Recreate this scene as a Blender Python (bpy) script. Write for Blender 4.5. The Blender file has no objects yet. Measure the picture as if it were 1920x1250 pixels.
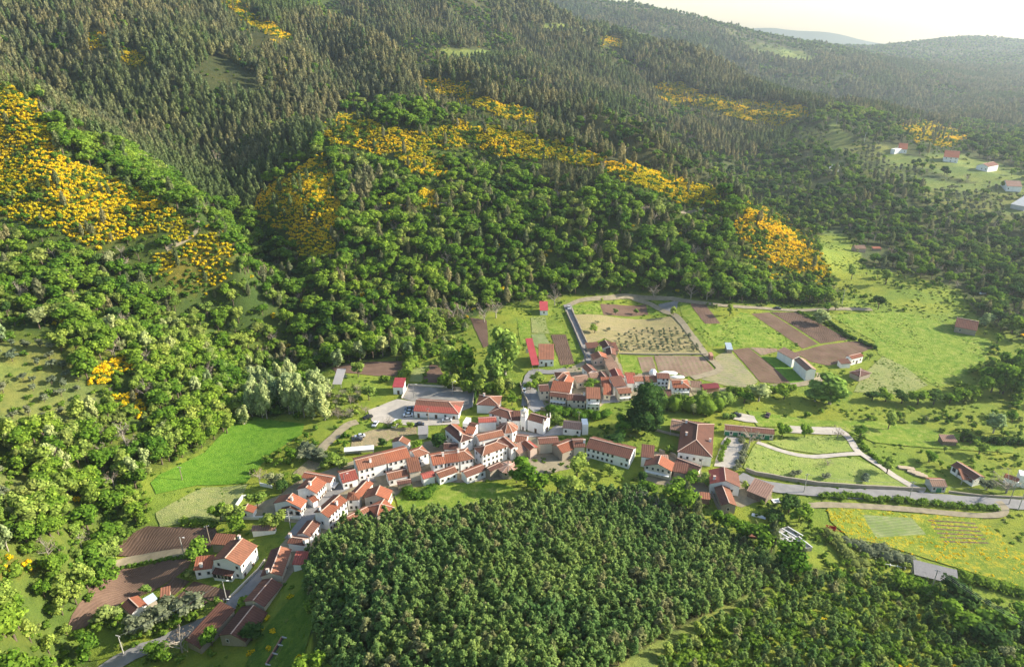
import bpy, bmesh, math, random
import numpy as np
from mathutils import Vector, Matrix
from mathutils.geometry import delaunay_2d_cdt
random.seed(7); RNG = np.random.default_rng(7)
SC = bpy.context.scene; COL = SC.collection
R = math.radians

# ------------------------------------------------------------ camera
CAM_H = 150.0; PITCH = 24.0; FPX = 1280.0; W0, H0 = 1920.0, 1250.0
cd = bpy.data.cameras.new('camera'); cam = bpy.data.objects.new('camera', cd); COL.objects.link(cam)
cam.location = (0, 0, CAM_H); cam.rotation_euler = (R(90 - PITCH), 0, 0)
cd.sensor_width = 36; cd.lens = 36 * FPX / W0; cd.clip_start = 1; cd.clip_end = 40000
SC.camera = cam
# ------------------------------------------------------------ light
SUN_EL, SUN_AZ = 25.0, 7.0         # azimuth from +X towards +Y
sd = Vector((math.cos(R(SUN_EL)) * math.cos(R(SUN_AZ)), math.cos(R(SUN_EL)) * math.sin(R(SUN_AZ)), math.sin(R(SUN_EL))))
sl = bpy.data.lights.new('sun', 'SUN'); sl.energy = 5.0; sl.angle = R(0.5); sl.color = (1, 0.92, 0.76)
so = bpy.data.objects.new('sun', sl); COL.objects.link(so); so.rotation_euler = sd.to_track_quat('Z', 'Y').to_euler()
so.location = (300, 100, 400)
wd = bpy.data.worlds.new('World'); SC.world = wd; wd.use_nodes = True
nt = wd.node_tree; nt.nodes.clear()
sk = nt.nodes.new('ShaderNodeTexSky'); sk.sky_type = 'NISHITA'; sk.sun_disc = False
sk.sun_elevation = R(SUN_EL); sk.sun_rotation = R(90 - SUN_AZ); sk.air_density = 1.2; sk.dust_density = 1.1; sk.ozone_density = 1.0
bg = nt.nodes.new('ShaderNodeBackground'); bg.inputs[1].default_value = 0.11
wo = nt.nodes.new('ShaderNodeOutputWorld'); nt.links.new(sk.outputs[0], bg.inputs[0]); nt.links.new(bg.outputs[0], wo.inputs[0])
SC.view_settings.view_transform = 'Standard'; SC.view_settings.look = 'None'
SC.view_settings.gamma = 1; SC.view_settings.use_curve_mapping = False; SC.view_settings.exposure = 1.22
HAZE_D = 0.00010
SC.cycles.max_bounces = 5; SC.cycles.diffuse_bounces = 3; SC.cycles.glossy_bounces = 2
SC.cycles.transmission_bounces = 3; SC.cycles.volume_bounces = 0; SC.cycles.transparent_max_bounces = 4
SC.cycles.use_denoising = True; SC.cycles.use_adaptive_sampling = True; SC.cycles.adaptive_threshold = 0.02

# ------------------------------------------------------------ terrain
cp, sp = math.cos(R(PITCH)), math.sin(R(PITCH))
def ray(u, v):
    a = (u - 960) / FPX; b = (625 - v) / FPX
    return a, cp + b * sp, -sp + b * cp
def pz(u, v, z):
    d = ray(u, v); t = (z - CAM_H) / d[2]; return (d[0] * t, d[1] * t, z)
def py(u, v, y):
    d = ray(u, v); t = y / d[1]; return (d[0] * t, y, CAM_H + d[2] * t)
def project(x, y, z):
    dz = z - CAM_H
    f = y * cp - dz * sp; up = y * sp + dz * cp
    f = np.maximum(f, 1e-3)
    return 960 + FPX * x / f, 625 - FPX * up / f
CP = []
for u, v, z in [  # valley floor and gentle ground: pixel and height
    (200,1060,-3),(330,1000,-1),(300,1120,-2),(450,1060,0),(330,1215,-2),(480,1080,1),(560,960,2),(700,900,2),(850,850,2),(1000,800,2),
    (450,850,0),(560,800,1),(700,760,1),(620,700,2),(760,700,1),(850,690,1),(950,760,2),(1000,700,2),(960,640,2),(950,590,3),(1100,600,3),
    (1300,600,3),(1450,600,2),(1600,600,1),(1100,680,3),(1300,680,3),(1500,680,1),(1700,680,0),(1880,690,-1),(1100,760,2),(1300,780,2),
    (1500,780,0),(1700,790,-1),(1900,800,-1),(1000,880,3),(1200,850,3),(1200,910,1),(1400,850,3),(1600,860,2),(1800,860,0),(1900,900,0),
    (1400,920,2),(1600,920,1),(1800,930,0),(1550,1000,0),(1750,1000,-1),(1900,1050,-1),(1350,960,1),(1600,1060,0),(1750,1100,-1),(1900,1150,0),
    (1450,1000,1),(640,960,3),(760,930,3),(900,930,3),(1050,920,3),(100,1240,0),(230,1200,-2),(420,1130,0),(570,860,1),(400,930,-1),
    (350,1060,-1),(1420,560,3),(1700,620,0),(1860,620,0),(1560,560,2),(1650,560,1),(1800,560,0),(1900,560,1),(1600,490,3),(1750,520,3),
    (800,960,5),(1000,955,5),(1200,960,3),(1300,1000,3),(620,1040,8),(520,1130,4),(600,1150,13),(700,1050,13),(900,1030,13),(1100,1030,11),
    (560,1230,10),(480,1220,3),(750,1180,22),(950,1130,22),(1150,1130,18),(900,1250,29),(1100,1250,27),(650,1250,20),(1300,1110,12),(1350,1240,20),
    (1450,1090,6),(1550,1130,8),(1600,1230,15),(1750,1160,4),(1800,1240,11),(1920,1220,8)]:
    CP.append(pz(u, v, z))
for u, v, y in [  # slopes: pixel and distance
    (0,1150,120),(0,1000,150),(100,1000,158),(0,880,182),(120,880,192),(0,760,215),(150,760,228),(300,760,242),(0,640,255),(150,640,262),(300,660,280),(400,690,292),
    (0,500,305),(150,500,318),(300,560,325),(420,600,335),(500,650,335),(0,380,345),(150,400,345),(300,440,348),(0,260,385),(90,290,375),(0,160,420),(60,200,405),
    (150,300,385),(250,360,375),(330,385,368),(390,430,360),(440,490,350),(520,600,345),(600,640,338),
    (500,530,391),(440,430,436),(350,330,500),(230,250,560),(120,190,620),(0,120,620),(400,300,575),(300,150,640),(150,80,680),(0,30,700),(0,-80,860),(300,0,840),(300,-100,1000),
    (500,200,640),(560,260,556),(420,60,780),(540,90,750),(560,400,428),(620,330,470),(625,420,412),(620,520,374),(700,500,388),(700,600,352),(800,600,354),
    (640,250,508),(640,350,455),(760,196,600),(700,300,490),(760,400,425),(780,500,392),(870,226,590),(900,300,510),(900,400,440),(900,500,400),(950,560,378),
    (1040,265,570),(1050,350,480),(1050,430,430),(1050,520,400),(1200,312,530),(1200,400,445),(1200,480,412),(1200,540,396),
    (1300,345,495),(1300,400,450),(1300,500,408),(1380,376,480),(1380,440,432),(1400,520,404),(1450,420,452),(1460,500,418),(1540,495,432),(1510,540,408),(1555,530,418),
    (1100,270,610),(900,200,660),(760,165,715),(600,115,790),(1000,230,635),
    (500,-60,1100),
    (1330,300,820),(1420,340,740),(1500,380,650),(1560,440,540),(1640,440,540),(1750,460,510),(1900,480,470),(1650,380,600),(1800,390,590),(1920,400,570),
    (1920,340,650),(1850,315,700),(1780,302,730),(1700,280,800),(1590,258,860),(1500,300,820),(1450,270,880),(1350,240,960),(1560,200,1020),(1480,182,1120),
    (1700,320,700),(1200,200,1020),(1200,150,1120),(1050,150,1020),(900,100,1050),(1300,106,1280),(1350,150,1150),(1100,48,1330),(1000,70,1180),(800,40,1120),
    (960,0,1400),(900,-60,1500),(700,-40,1250),(1200,80,1290),
    (1300,250,900),(1150,190,930),(1000,140,960),(820,80,1040),(1420,330,800),
    (1750,245,980),(1850,260,900),(1920,280,830),(1650,215,1080),(1800,220,1200),(1920,240,1100),
    (1700,180,1500),(1600,160,1550),(1850,180,1500),(1500,140,1650),(1400,120,1750),(1250,70,1950),(1150,45,2000),(1920,150,1800),(1800,130,2000),(1650,110,2300),
    (1020,-5,2300),(1150,18,2350),(1250,30,2350),(1330,42,2300),(1400,60,2250),(1480,78,2200),(1560,88,2150),(1640,96,2500),(1700,84,2800),(1750,78,2900),(1850,73,2900),(1920,80,2900),
    (1850,100,2500),(1720,100,2500)]:
    if y > 840 and u > 700: y = 840 + (y - 840) * 1.3
    CP.append(py(u, v, y))
for p in [  # ground nobody sees, so that ridges have backs and the sheet goes on outside the frame
    (1100,1100,60),(900,900,60),(700,650,40),(500,450,20),(350,300,2),(260,200,0),(200,120,5),(120,60,20),(0,60,30),(-80,60,22),(-150,60,5),(-200,80,20),
    (-330,150,70),(-500,250,130),(-600,400,180),(-700,600,230),(-900,900,280),(0,100,31),(60,40,30),(-60,20,25),(150,20,18),(-250,20,60),(400,20,40),
    (-1500,2000,330),(-600,1900,300),(0,2600,190),(-1000,3500,250),(0,3800,120),(2000,3800,60),(1000,3800,60),(2600,2900,110),(2200,2000,60),(1500,1500,60),(1800,2500,50),
    (900,3400,60),(400,3000,140),(3000,4200,60),(-2000,4200,200),(700,250,20),(900,400,60),(1300,700,90)]:
    CP.append(p)
# the ground drops away behind each crest
def crest(pts, back, drop, shift=0, front=None, n_=4):
    q_ = [py(*p) for p in pts]
    for i in range(len(q_) - 1):
        for k in range(n_ + (i == len(q_) - 2)):
            f = k / n_; a = [q_[i][c] * (1 - f) + q_[i + 1][c] * f for c in range(3)]
            CP.append(tuple(a)); CP.append((a[0] * back + shift, a[1] * back, a[2] - drop))
            if front: CP.append((a[0] * front[0], a[1] * front[0], a[2] - front[1]))
crest([(1460,420,455),(1380,374,475),(1300,343,495),(1200,310,530),(1040,263,565),(870,224,585),(760,194,598),(640,235,520)], 1.075, 20)
crest([(1330,318,590),(1270,288,610),(1180,243,640),(1100,210,670),(1000,176,705),(900,148,740),(760,103,800),(640,60,870),(560,20,930)], 1.12, 50, 14, (.955, 12))
crest([(1560,205,1126),(1480,182,1204),(1300,106,1386),(1100,48,1477),(960,0,1568)], 1.12, 75, 20)
CP = np.array(CP)
def warp(x, y):
    y = np.maximum(y, 15.0)
    return np.stack([x / (y + 60.0) * 1.35, np.log(y + 60.0)], -1)
def tps(q, p):
    d2 = ((q[:, None, :] - p[None, :, :]) ** 2).sum(-1) + 1e-12
    return 0.5 * d2 * np.log(d2)
P = warp(CP[:, 0], CP[:, 1]); n = len(P)
A = np.zeros((n + 3, n + 3)); A[:n, :n] = tps(P, P) + np.eye(n) * 2e-4
A[:n, n] = 1; A[:n, n + 1:n + 3] = P; A[n, :n] = 1; A[n + 1:n + 3, :n] = P.T
rhs = np.zeros(n + 3); rhs[:n] = CP[:, 2]
WT = np.linalg.solve(A, rhs)
NA, NY = 560, 520
AR = np.linspace(-1.75, 1.75, NA); LY = np.linspace(math.log(70), math.log(5300), NY)
ga, gl = np.meshgrid(AR, LY)
GY = np.exp(gl) - 60; GX = ga / 1.35 * np.exp(gl)
q = np.stack([ga.ravel(), gl.ravel()], -1)
gz = np.concatenate([tps(c, P) @ WT[:n] + WT[n] + c @ WT[n + 1:] for c in np.array_split(q, 60)])
GZ = gz.reshape(NY, NA)
def vnoise(x, y, seed=0):
    xi = np.floor(x).astype(np.int64); yi = np.floor(y).astype(np.int64); fx = x - xi; fy = y - yi
    fx = fx * fx * (3 - 2 * fx); fy = fy * fy * (3 - 2 * fy)
    def h(a, b):
        k = (a * 374761393 + b * 668265263 + seed * 974634777) & 0xffffffff
        k = ((k ^ (k >> 13)) * 1274126177) & 0xffffffff
        return ((k ^ (k >> 16)) & 0xffff) / 65535.0
    return (h(xi, yi) * (1 - fx) + h(xi + 1, yi) * fx) * (1 - fy) + (h(xi, yi + 1) * (1 - fx) + h(xi + 1, yi + 1) * fx) * fy
def fbm(x, y, seed=0, o=3):
    s = 0; a = .5
    for i in range(o):
        s = s + a * (vnoise(x * 2 ** i, y * 2 ** i, seed + i) - .5); a *= .5
    return s
hillness = np.clip((GZ - 12) / 30, 0, 1) * np.clip(GY / 250, 0, 1)
GZ = GZ + hillness * ((fbm(GX / 60, GY / 60, 3) * 9 + (.12 - np.abs(fbm(GX / 95 + GY / 260, GY / 300, 11))) * 26) * np.clip(GY / 500, .7, 1.8))
def tz(x, y):
    x = np.asarray(x, float); y = np.asarray(y, float)
    s = np.exp(LY[0]); l = np.log(np.maximum(y + 60, 70.0)); a = 1.35 * x / (y + 60)
    fi = np.clip((a - AR[0]) / (AR[1] - AR[0]), 0, NA - 1.001); fj = np.clip((l - LY[0]) / (LY[1] - LY[0]), 0, NY - 1.001)
    i = fi.astype(int); j = fj.astype(int); fx = fi - i; fy = fj - j
    return (GZ[j, i] * (1 - fx) + GZ[j, i + 1] * fx) * (1 - fy) + (GZ[j + 1, i] * (1 - fx) + GZ[j + 1, i + 1] * fx) * fy
def hit(u, v):
    """the ground point the photograph shows at pixel (u, v)"""
    d = ray(u, v)
    t = np.concatenate([np.linspace(60, 900, 1700), np.linspace(901, 4300, 2200)])
    x, y, z = d[0] * t, d[1] * t, CAM_H + d[2] * t
    g = tz(x, y); k = np.nonzero(z <= g)[0]
    if len(k) == 0: return None
    k = k[0]
    if k:
        a0 = z[k - 1] - g[k - 1]; a1 = z[k] - g[k]; f = a0 / (a0 - a1 + 1e-9)
        tt = t[k - 1] + (t[k] - t[k - 1]) * f
        x, y = d[0] * tt, d[1] * tt
    else: x, y = x[0], y[0]
    return float(x), float(y), float(tz(x, y))
def inpoly(px, py_, poly):
    px = np.asarray(px); ins = np.zeros(px.shape, bool); m = len(poly)
    for i in range(m):
        x1, y1 = poly[i]; x2, y2 = poly[(i + 1) % m]
        if y1 == y2: continue
        c = ((y1 > py_) != (y2 > py_)) & (px < (x2 - x1) * (py_ - y1) / (y2 - y1) + x1)
        ins ^= c
    return ins
# ------------------------------------------------------------ materials
def mat(name): 
    m = bpy.data.materials.new(name); m.use_nodes = True; return m, m.node_tree, m.node_tree.nodes['Principled BSDF']
def mixc(nt, fac, a, b, kind='MIX'):
    n = nt.nodes.new('ShaderNodeMix'); n.data_type = 'RGBA'; n.blend_type = kind; n.clamp_result = False
    for s, v in ((n.inputs[0], fac), (n.inputs[6], a), (n.inputs[7], b)):
        if isinstance(v, bpy.types.NodeSocket): nt.links.new(v, s)
        elif isinstance(v, (int, float)): s.default_value = v if s.type == 'VALUE' else (v, v, v, 1)
        else: s.default_value = (*v[:3], 1)
    return n.outputs[2]
def noise(nt, scale, detail=4, rough=.6, coord='pos', dist=0, stretch=None):
    g = nt.nodes.new('ShaderNodeNewGeometry') if coord == 'pos' else nt.nodes.new('ShaderNodeTexCoord')
    out = g.outputs['Position'] if coord == 'pos' else g.outputs['Object']
    if stretch:
        mp = nt.nodes.new('ShaderNodeMapping'); mp.inputs[3].default_value = stretch[0]; mp.inputs[2].default_value = (0, 0, stretch[1])
        nt.links.new(out, mp.inputs[0]); out = mp.outputs[0]
    n = nt.nodes.new('ShaderNodeTexNoise'); n.inputs['Scale'].default_value = scale; n.inputs['Detail'].default_value = detail
    n.inputs['Roughness'].default_value = rough; n.inputs['Distortion'].default_value = dist
    nt.links.new(out, n.inputs['Vector']); return n.outputs['Fac']
def ramp(nt, src, lo, hi, a=0., b=1.):
    n = nt.nodes.new('ShaderNodeMapRange'); n.inputs[1].default_value = lo; n.inputs[2].default_value = hi
    n.inputs[3].default_value = a; n.inputs[4].default_value = b; nt.links.new(src, n.inputs[0]); return n.outputs[0]
def bump(nt, bs, h, strength=.5, dist=.1):
    n = nt.nodes.new('ShaderNodeBump'); n.inputs['Strength'].default_value = strength; n.inputs['Distance'].default_value = dist
    nt.links.new(h, n.inputs['Height']); nt.links.new(n.outputs[0], bs.inputs['Normal'])
def simple(name, col, rough=.8, var=.15, scale=.8, bmp=0, col2=None, metal=0, spec=.3):
    m, nt, b = mat(name)
    nz = noise(nt, scale, 5)
    c2 = col2 or tuple(c * (1 - 2 * var) for c in col)
    nt.links.new(mixc(nt, ramp(nt, nz, .35, .65), c2, col), b.inputs['Base Color'])
    b.inputs['Roughness'].default_value = rough; b.inputs['Metallic'].default_value = metal; b.inputs['Specular IOR Level'].default_value = spec
    if bmp: bump(nt, b, noise(nt, scale * 4, 5), .6, bmp)
    return m
def foliage(name, c1, c2, c3=None, transl=.38, region=None):
    """leaf colour varies from tree to tree (object random) and from leaf clump to leaf clump (tint)"""
    m = bpy.data.materials.new(name); m.use_nodes = True; nt = m.node_tree; nt.nodes.clear()
    oi = nt.nodes.new('ShaderNodeObjectInfo'); at = nt.nodes.new('ShaderNodeAttribute'); at.attribute_name = 'tint'
    col = mixc(nt, oi.outputs['Random'], c1, c2)
    pn = nt.nodes.new('ShaderNodeTexNoise'); pn.inputs['Scale'].default_value = .035; pn.inputs['Detail'].default_value = 3; nt.links.new(oi.outputs['Location'], pn.inputs['Vector'])
    col = mixc(nt, ramp(nt, pn.outputs['Fac'], .36, .64, 0, 1), mixc(nt, 1.0, col, (.74, .84, .86), 'MULTIPLY'), mixc(nt, 1.0, col, (1.28, 1.16, 1.05), 'MULTIPLY'))
    if region:      # whole stands differ in colour
        rn = nt.nodes.new('ShaderNodeTexNoise'); rn.inputs['Scale'].default_value = .006; rn.inputs['Detail'].default_value = 4; nt.links.new(oi.outputs['Location'], rn.inputs['Vector'])
        col = mixc(nt, ramp(nt, rn.outputs['Fac'], .50, .62, 0, .8), col, region)
    if c3:
        wn = nt.nodes.new('ShaderNodeTexWhiteNoise'); wn.noise_dimensions = '1D'; nt.links.new(oi.outputs['Random'], wn.inputs['W'])
        col = mixc(nt, ramp(nt, wn.outputs[0], .84, .97), col, c3)
    v = nt.nodes.new('ShaderNodeHueSaturation'); nt.links.new(col, v.inputs['Color'])
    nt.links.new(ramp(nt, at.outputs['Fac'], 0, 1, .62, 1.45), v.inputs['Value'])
    nt.links.new(ramp(nt, at.outputs['Fac'], 0, 1, .515, .485), v.inputs['Hue'])
    d = nt.nodes.new('ShaderNodeBsdfDiffuse'); t = nt.nodes.new('ShaderNodeBsdfTranslucent'); mx = nt.nodes.new('ShaderNodeMixShader')
    mx.inputs[0].default_value = transl; o = nt.nodes.new('ShaderNodeOutputMaterial')
    nt.links.new(v.outputs[0], d.inputs[0]); nt.links.new(v.outputs[0], t.inputs[0])
    nt.links.new(d.outputs[0], mx.inputs[1]); nt.links.new(t.outputs[0], mx.inputs[2]); nt.links.new(mx.outputs[0], o.inputs[0])
    return m
M = {}
M['bark'] = simple('bark', (.16, .12, .085), .9, .25, 3)
M['pale_bark'] = simple('pale_bark', (.42, .37, .30), .9, .25, 3)
M['oak'] = foliage('broadleaf_leaves', (.11, .215, .024), (.20, .31, .04), (.28, .33, .08))
M['lime'] = foliage('spring_leaves', (.22, .32, .055), (.30, .385, .085), (.32, .34, .16))
M['dark'] = foliage('evergreen_leaves', (.050, .105, .026), (.08, .145, .035))
M['conifer'] = foliage('eucalyptus_leaves', (.15, .158, .08), (.26, .255, .13), (.12, .175, .062), region=(.12, .18, .06))
M['pine'] = foliage('pine_needles', (.125, .22, .062), (.205, .295, .085), (.25, .25, .11))
M['flower'] = foliage('broom_flowers', (.80, .545, .010), (.90, .71, .035), transl=.42)
M['shrub'] = foliage('shrub_leaves', (.11, .20, .025), (.18, .28, .04), (.25, .29, .08))
M['olive'] = foliage('olive_leaves', (.16, .19, .115), (.22, .25, .15))
M['sage'] = foliage('poplar_leaves', (.36, .43, .17), (.43, .49, .22))
M['sage2'] = foliage('pale_spring_leaves', (.27, .39, .07), (.33, .44, .11))
M['twig'] = foliage('bare_twigs', (.20, .15, .11), (.27, .22, .16), transl=.1)
# ------------------------------------------------------------ plants
def tri_mesh(name, V, F, mats, midx=None, tint=None, smooth=False):
    me = bpy.data.meshes.new(name)
    V = np.asarray(V, np.float32); F = np.asarray(F, np.int32); k = F.shape[1]
    me.vertices.add(len(V)); me.vertices.foreach_set('co', V.ravel())
    me.loops.add(F.size); me.loops.foreach_set('vertex_index', F.ravel())
    me.polygons.add(len(F)); me.polygons.foreach_set('loop_start', np.arange(len(F), dtype=np.int32) * k)
    for m in mats: me.materials.append(m)
    if midx is not None: me.polygons.foreach_set('material_index', np.asarray(midx, np.int32))
    me.update(calc_edges=True)
    if tint is not None:
        a = me.attributes.new('tint', 'FLOAT', 'FACE'); a.data.foreach_set('value', np.asarray(tint, np.float32))
    return me
def clumps(centres, radii, n, size, rng, squash=1.0, up=.25):
    """small leaf-clump faces over the surfaces of overlapping lobes"""
    centres = np.array(centres, float); radii = np.array(radii, float)
    w = (radii ** 2).prod(1) ** .33 if radii.ndim == 2 else radii ** 2
    w = w / w.sum(); k = rng.choice(len(centres), n, p=w)
    d = rng.normal(size=(n, 3)); d[:, 2] = np.abs(d[:, 2]) * np.where(rng.random(n) < .82, 1, -1)
    d /= np.linalg.norm(d, axis=1)[:, None]
    rr = radii[k] if radii.ndim == 2 else radii[k][:, None]
    p = centres[k] + d * rr * rng.uniform(.72, 1.08, (n, 1))
    nrm = d + rng.normal(size=(n, 3)) * .45 + np.array([0, 0, up]); nrm /= np.linalg.norm(nrm, axis=1)[:, None]
    t = np.cross(nrm, rng.normal(size=(n, 3))); t /= np.linalg.norm(t, axis=1)[:, None] + 1e-9; b = np.cross(nrm, t)
    s = size * rng.uniform(.6, 1.35, (n, 1))
    q = [p + t * s * 1.0, p + b * s * .8, p - t * s * .9 + nrm * s * .2, p - b * s * .85]
    V = np.stack(q, 1).reshape(-1, 3); F = np.arange(4 * n).reshape(n, 4)
    return V, F, np.clip(rng.normal(.5, .22, n), 0, 1)
def core(centres, radii, rng, k=.8):
    V, F = [], []
    for c, r in zip(centres, radii):
        r = np.ones(3) * r
        nu, nv = 6, 4; base = len(V)
        for j in range(nv + 1):
            th = math.pi * j / nv
            for i in range(nu):
                ph = 2 * math.pi * i / nu + j * .5; f = k * rng.uniform(.85, 1.1)
                V.append((c[0] + r[0] * f * math.sin(th) * math.cos(ph), c[1] + r[1] * f * math.sin(th) * math.sin(ph), c[2] + r[2] * f * math.cos(th)))
        for j in range(nv):
            for i in range(nu): F.append((base + j * nu + i, base + (j + 1) * nu + i, base + (j + 1) * nu + (i + 1) % nu, base + j * nu + (i + 1) % nu))
    return np.array(V), np.array(F), np.full(len(F), .12)  # low tint puts the shade inside the crown into the core colour
def limb(V, F, p0, p1, r0, r1, n=5):
    p0, p1 = Vector(p0), Vector(p1); ax = (p1 - p0).normalized(); t = ax.orthogonal().normalized(); b = ax.cross(t); base = len(V)
    for p, r in ((p0, r0), (p1, r1)):
        for i in range(n):
            a = 2 * math.pi * i / n; V.append(tuple(p + (t * math.cos(a) + b * math.sin(a)) * r))
    for i in range(n): F.append((base + i, base + (i + 1) % n, base + n + (i + 1) % n, base + n + i))
def plant(kind, seed):
    """unit-height plant: returns trunk (V,F) and crown (V,F,tint)"""
    g = np.random.default_rng(seed); TV, TF = [], []
    if kind in ('oak', 'lime', 'dark', 'sage', 'shrub', 'flower', 'olive', 'magnolia'):
        low = kind in ('shrub', 'flower'); n = {'oak': 9, 'lime': 8, 'dark': 8, 'sage': 10, 'shrub': 5, 'flower': 5, 'olive': 6, 'magnolia': 30}[kind]
        cs, rs = [], []
        for i in range(n):
            a = g.uniform(0, 6.28); rad = g.uniform(.05, .26) if not low else g.uniform(.1, .42); z = g.uniform(.42, .8) if not low else g.uniform(.25, .6)
            if kind == 'magnolia': z = .16 + .68 * i / n; rad = g.uniform(.3, 1) * .24 * math.sqrt(max(0, 1 - ((z - .3) / .62) ** 2))
            if kind == 'sage': z = g.uniform(.2, .82); rad = g.uniform(.02, .17)
            r = g.uniform(.13, .2) if not low else g.uniform(.22, .34)
            if kind == 'magnolia': r = g.uniform(.13, .17)
            if kind == 'sage': r = g.uniform(.10, .17)
            cs.append((rad * math.cos(a), rad * math.sin(a), z)); rs.append((r, r, r * (1.35 if kind == 'sage' else g.uniform(.8, 1.1))))
        nf = {'oak': 430, 'lime': 420, 'dark': 380, 'sage': 420, 'shrub': 110, 'flower': 110, 'olive': 230, 'magnolia': 2600}[kind]
        sz = {'oak': .042, 'lime': .040, 'dark': .045, 'sage': .038, 'shrub': .10, 'flower': .10, 'olive': .05, 'magnolia': .020}[kind]
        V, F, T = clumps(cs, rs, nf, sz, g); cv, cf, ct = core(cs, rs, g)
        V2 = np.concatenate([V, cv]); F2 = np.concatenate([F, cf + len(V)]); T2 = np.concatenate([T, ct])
        if not low:
            limb(TV, TF, (0, 0, -.06), (.01, 0, .42), .028, .018)
            for c in cs[:4]: limb(TV, TF, (.0, 0, .25), c, .016, .007, 4)
    elif kind == 'conifer':
        V, F, T = [], [], []; n = 260
        z = g.uniform(.22, 1, n) ; a = g.uniform(0, 6.28, n); lean = g.normal(size=2) * .02
        prof = np.interp(z, [.2, .35, .55, .8, 1], [.04, .11, .15, .10, .02]) * g.uniform(.45, 1.15, n)
        p = np.stack([np.cos(a) * prof + lean[0] * z, np.sin(a) * prof + lean[1] * z, z], -1)
        d = np.stack([np.cos(a), np.sin(a), np.full(n, .4)], -1) + g.normal(size=(n, 3)) * .5
        d /= np.linalg.norm(d, axis=1)[:, None]; t = np.cross(d, g.normal(size=(n, 3))); t /= np.linalg.norm(t, axis=1)[:, None]; b = np.cross(d, t)
        s = .046 * g.uniform(.6, 1.3, (n, 1)); t[:, 2] *= 1.5
        V = np.stack([p + t * s, p + b * s * .7, p - t * s, p - b * s * .7], 1).reshape(-1, 3); F = np.arange(4 * n).reshape(n, 4); T = np.clip(g.normal(.5, .22, n), 0, 1)
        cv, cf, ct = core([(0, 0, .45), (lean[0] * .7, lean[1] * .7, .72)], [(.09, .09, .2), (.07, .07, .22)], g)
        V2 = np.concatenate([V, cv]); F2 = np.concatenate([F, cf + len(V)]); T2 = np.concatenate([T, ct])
        limb(TV, TF, (0, 0, -.05), (lean[0] * .9, lean[1] * .9, .9), .012, .005, 4)
    elif kind == 'pine':
        cs, rs = [], []
        for i in range(13):
            z = .22 + .74 * i / 13 + g.uniform(-.03, .03); a = g.uniform(0, 6.28); rr = np.interp(z, [.2, .45, .7, 1], [.13, .17, .10, .0]) * g.uniform(.5, 1.1)
            cs.append((rr * math.cos(a), rr * math.sin(a), z)); r = np.interp(z, [.2, .5, 1], [.10, .10, .035]); rs.append((r, r, r * 1.35))
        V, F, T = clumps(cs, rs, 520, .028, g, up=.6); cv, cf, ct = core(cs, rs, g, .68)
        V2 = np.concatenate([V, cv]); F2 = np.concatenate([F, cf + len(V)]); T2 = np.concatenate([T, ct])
        limb(TV, TF, (0, 0, -.05), (0, 0, .9), .02, .006, 5)
    elif kind == 'bare':
        limb(TV, TF, (0, 0, -.04), (.01, 0, .5), .03, .018); tips = []
        for i in range(16):
            a = g.uniform(0, 6.28); z0 = g.uniform(.18, .6); e = g.uniform(.2, .42); tip = (e * math.cos(a), e * math.sin(a), z0 + g.uniform(.15, .4))
            limb(TV, TF, (0, 0, z0), tip, .012, .004, 4); tips.append(tip)
            for k in range(3):
                t2 = tuple(np.array(tip) * (.8, .8, .95) + g.normal(size=3) * .09); limb(TV, TF, tuple(np.array(tip) * .6 + np.array((0, 0, z0)) * .4), t2, .006, .002, 3) if False else limb(TV, TF, tip, t2, .005, .002, 3); tips.append(t2)
        V, F, T = clumps(tips, [.05] * len(tips), 190, .02, g); V2, F2, T2 = V, F, T
    return (np.array(TV) if TV else None, np.array(TF) if TF else None), (V2, F2, T2)
LIB = {}     # kind -> list of (joined mesh, crown mesh, trunk mesh)
def lib(kind, matname, nvar, label_mat=None, bark='bark', shape=None):
    LIB[kind] = []
    cl = bpy.data.collections.new('variants_' + kind)
    for i in range(nvar):
        (tv, tf), (v, f, t) = plant(shape or kind, 100 * len(LIB) + i)
        mats = [M[x] for x in (matname if isinstance(matname, tuple) else (matname,))]
        mi = (np.random.default_rng(i).random(len(f)) < .14).astype(int) if len(mats) > 1 else np.zeros(len(f), int)
        crown = tri_mesh(kind + '_crown', v, f, mats, mi, t)
        if tv is not None:
            trunk = tri_mesh(kind + '_trunk', tv, tf, [M[bark]], tint=np.full(len(tf), .5))
            joined = tri_mesh(kind + '_mesh', np.concatenate([v, tv]), np.concatenate([f, tf + len(v)]), mats + [M[bark]],
                              np.concatenate([mi, np.full(len(tf), len(mats))]), np.concatenate([t, np.full(len(tf), .5)]))
        else: trunk, joined = None, crown
        LIB[kind].append((joined, crown, trunk))
        cl.objects.link(bpy.data.objects.new(f'variant_{kind}_{i}', joined))
    LIB[kind + '_col'] = cl
for k, mt, nv, bk, shp in [('oak', 'oak', 4, 'bark', None), ('lime', 'lime', 3, 'bark', None), ('dark', 'dark', 2, 'bark', None), ('conifer', 'conifer', 4, 'bark', None),
                      ('pine', 'pine', 4, 'bark', None), ('flower', ('flower', 'shrub'), 3, 'bark', None), ('shrub', 'shrub', 3, 'bark', None), ('olive', 'olive', 3, 'bark', None),
                      ('sage', 'sage', 3, 'pale_bark', None), ('bare', 'twig', 3, 'pale_bark', None), ('magnolia', 'dark', 1, 'bark', None), ('tall', 'sage2', 2, 'pale_bark', 'sage')]:
    lib(k, mt, nv, bark=bk, shape=shp)
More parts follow.
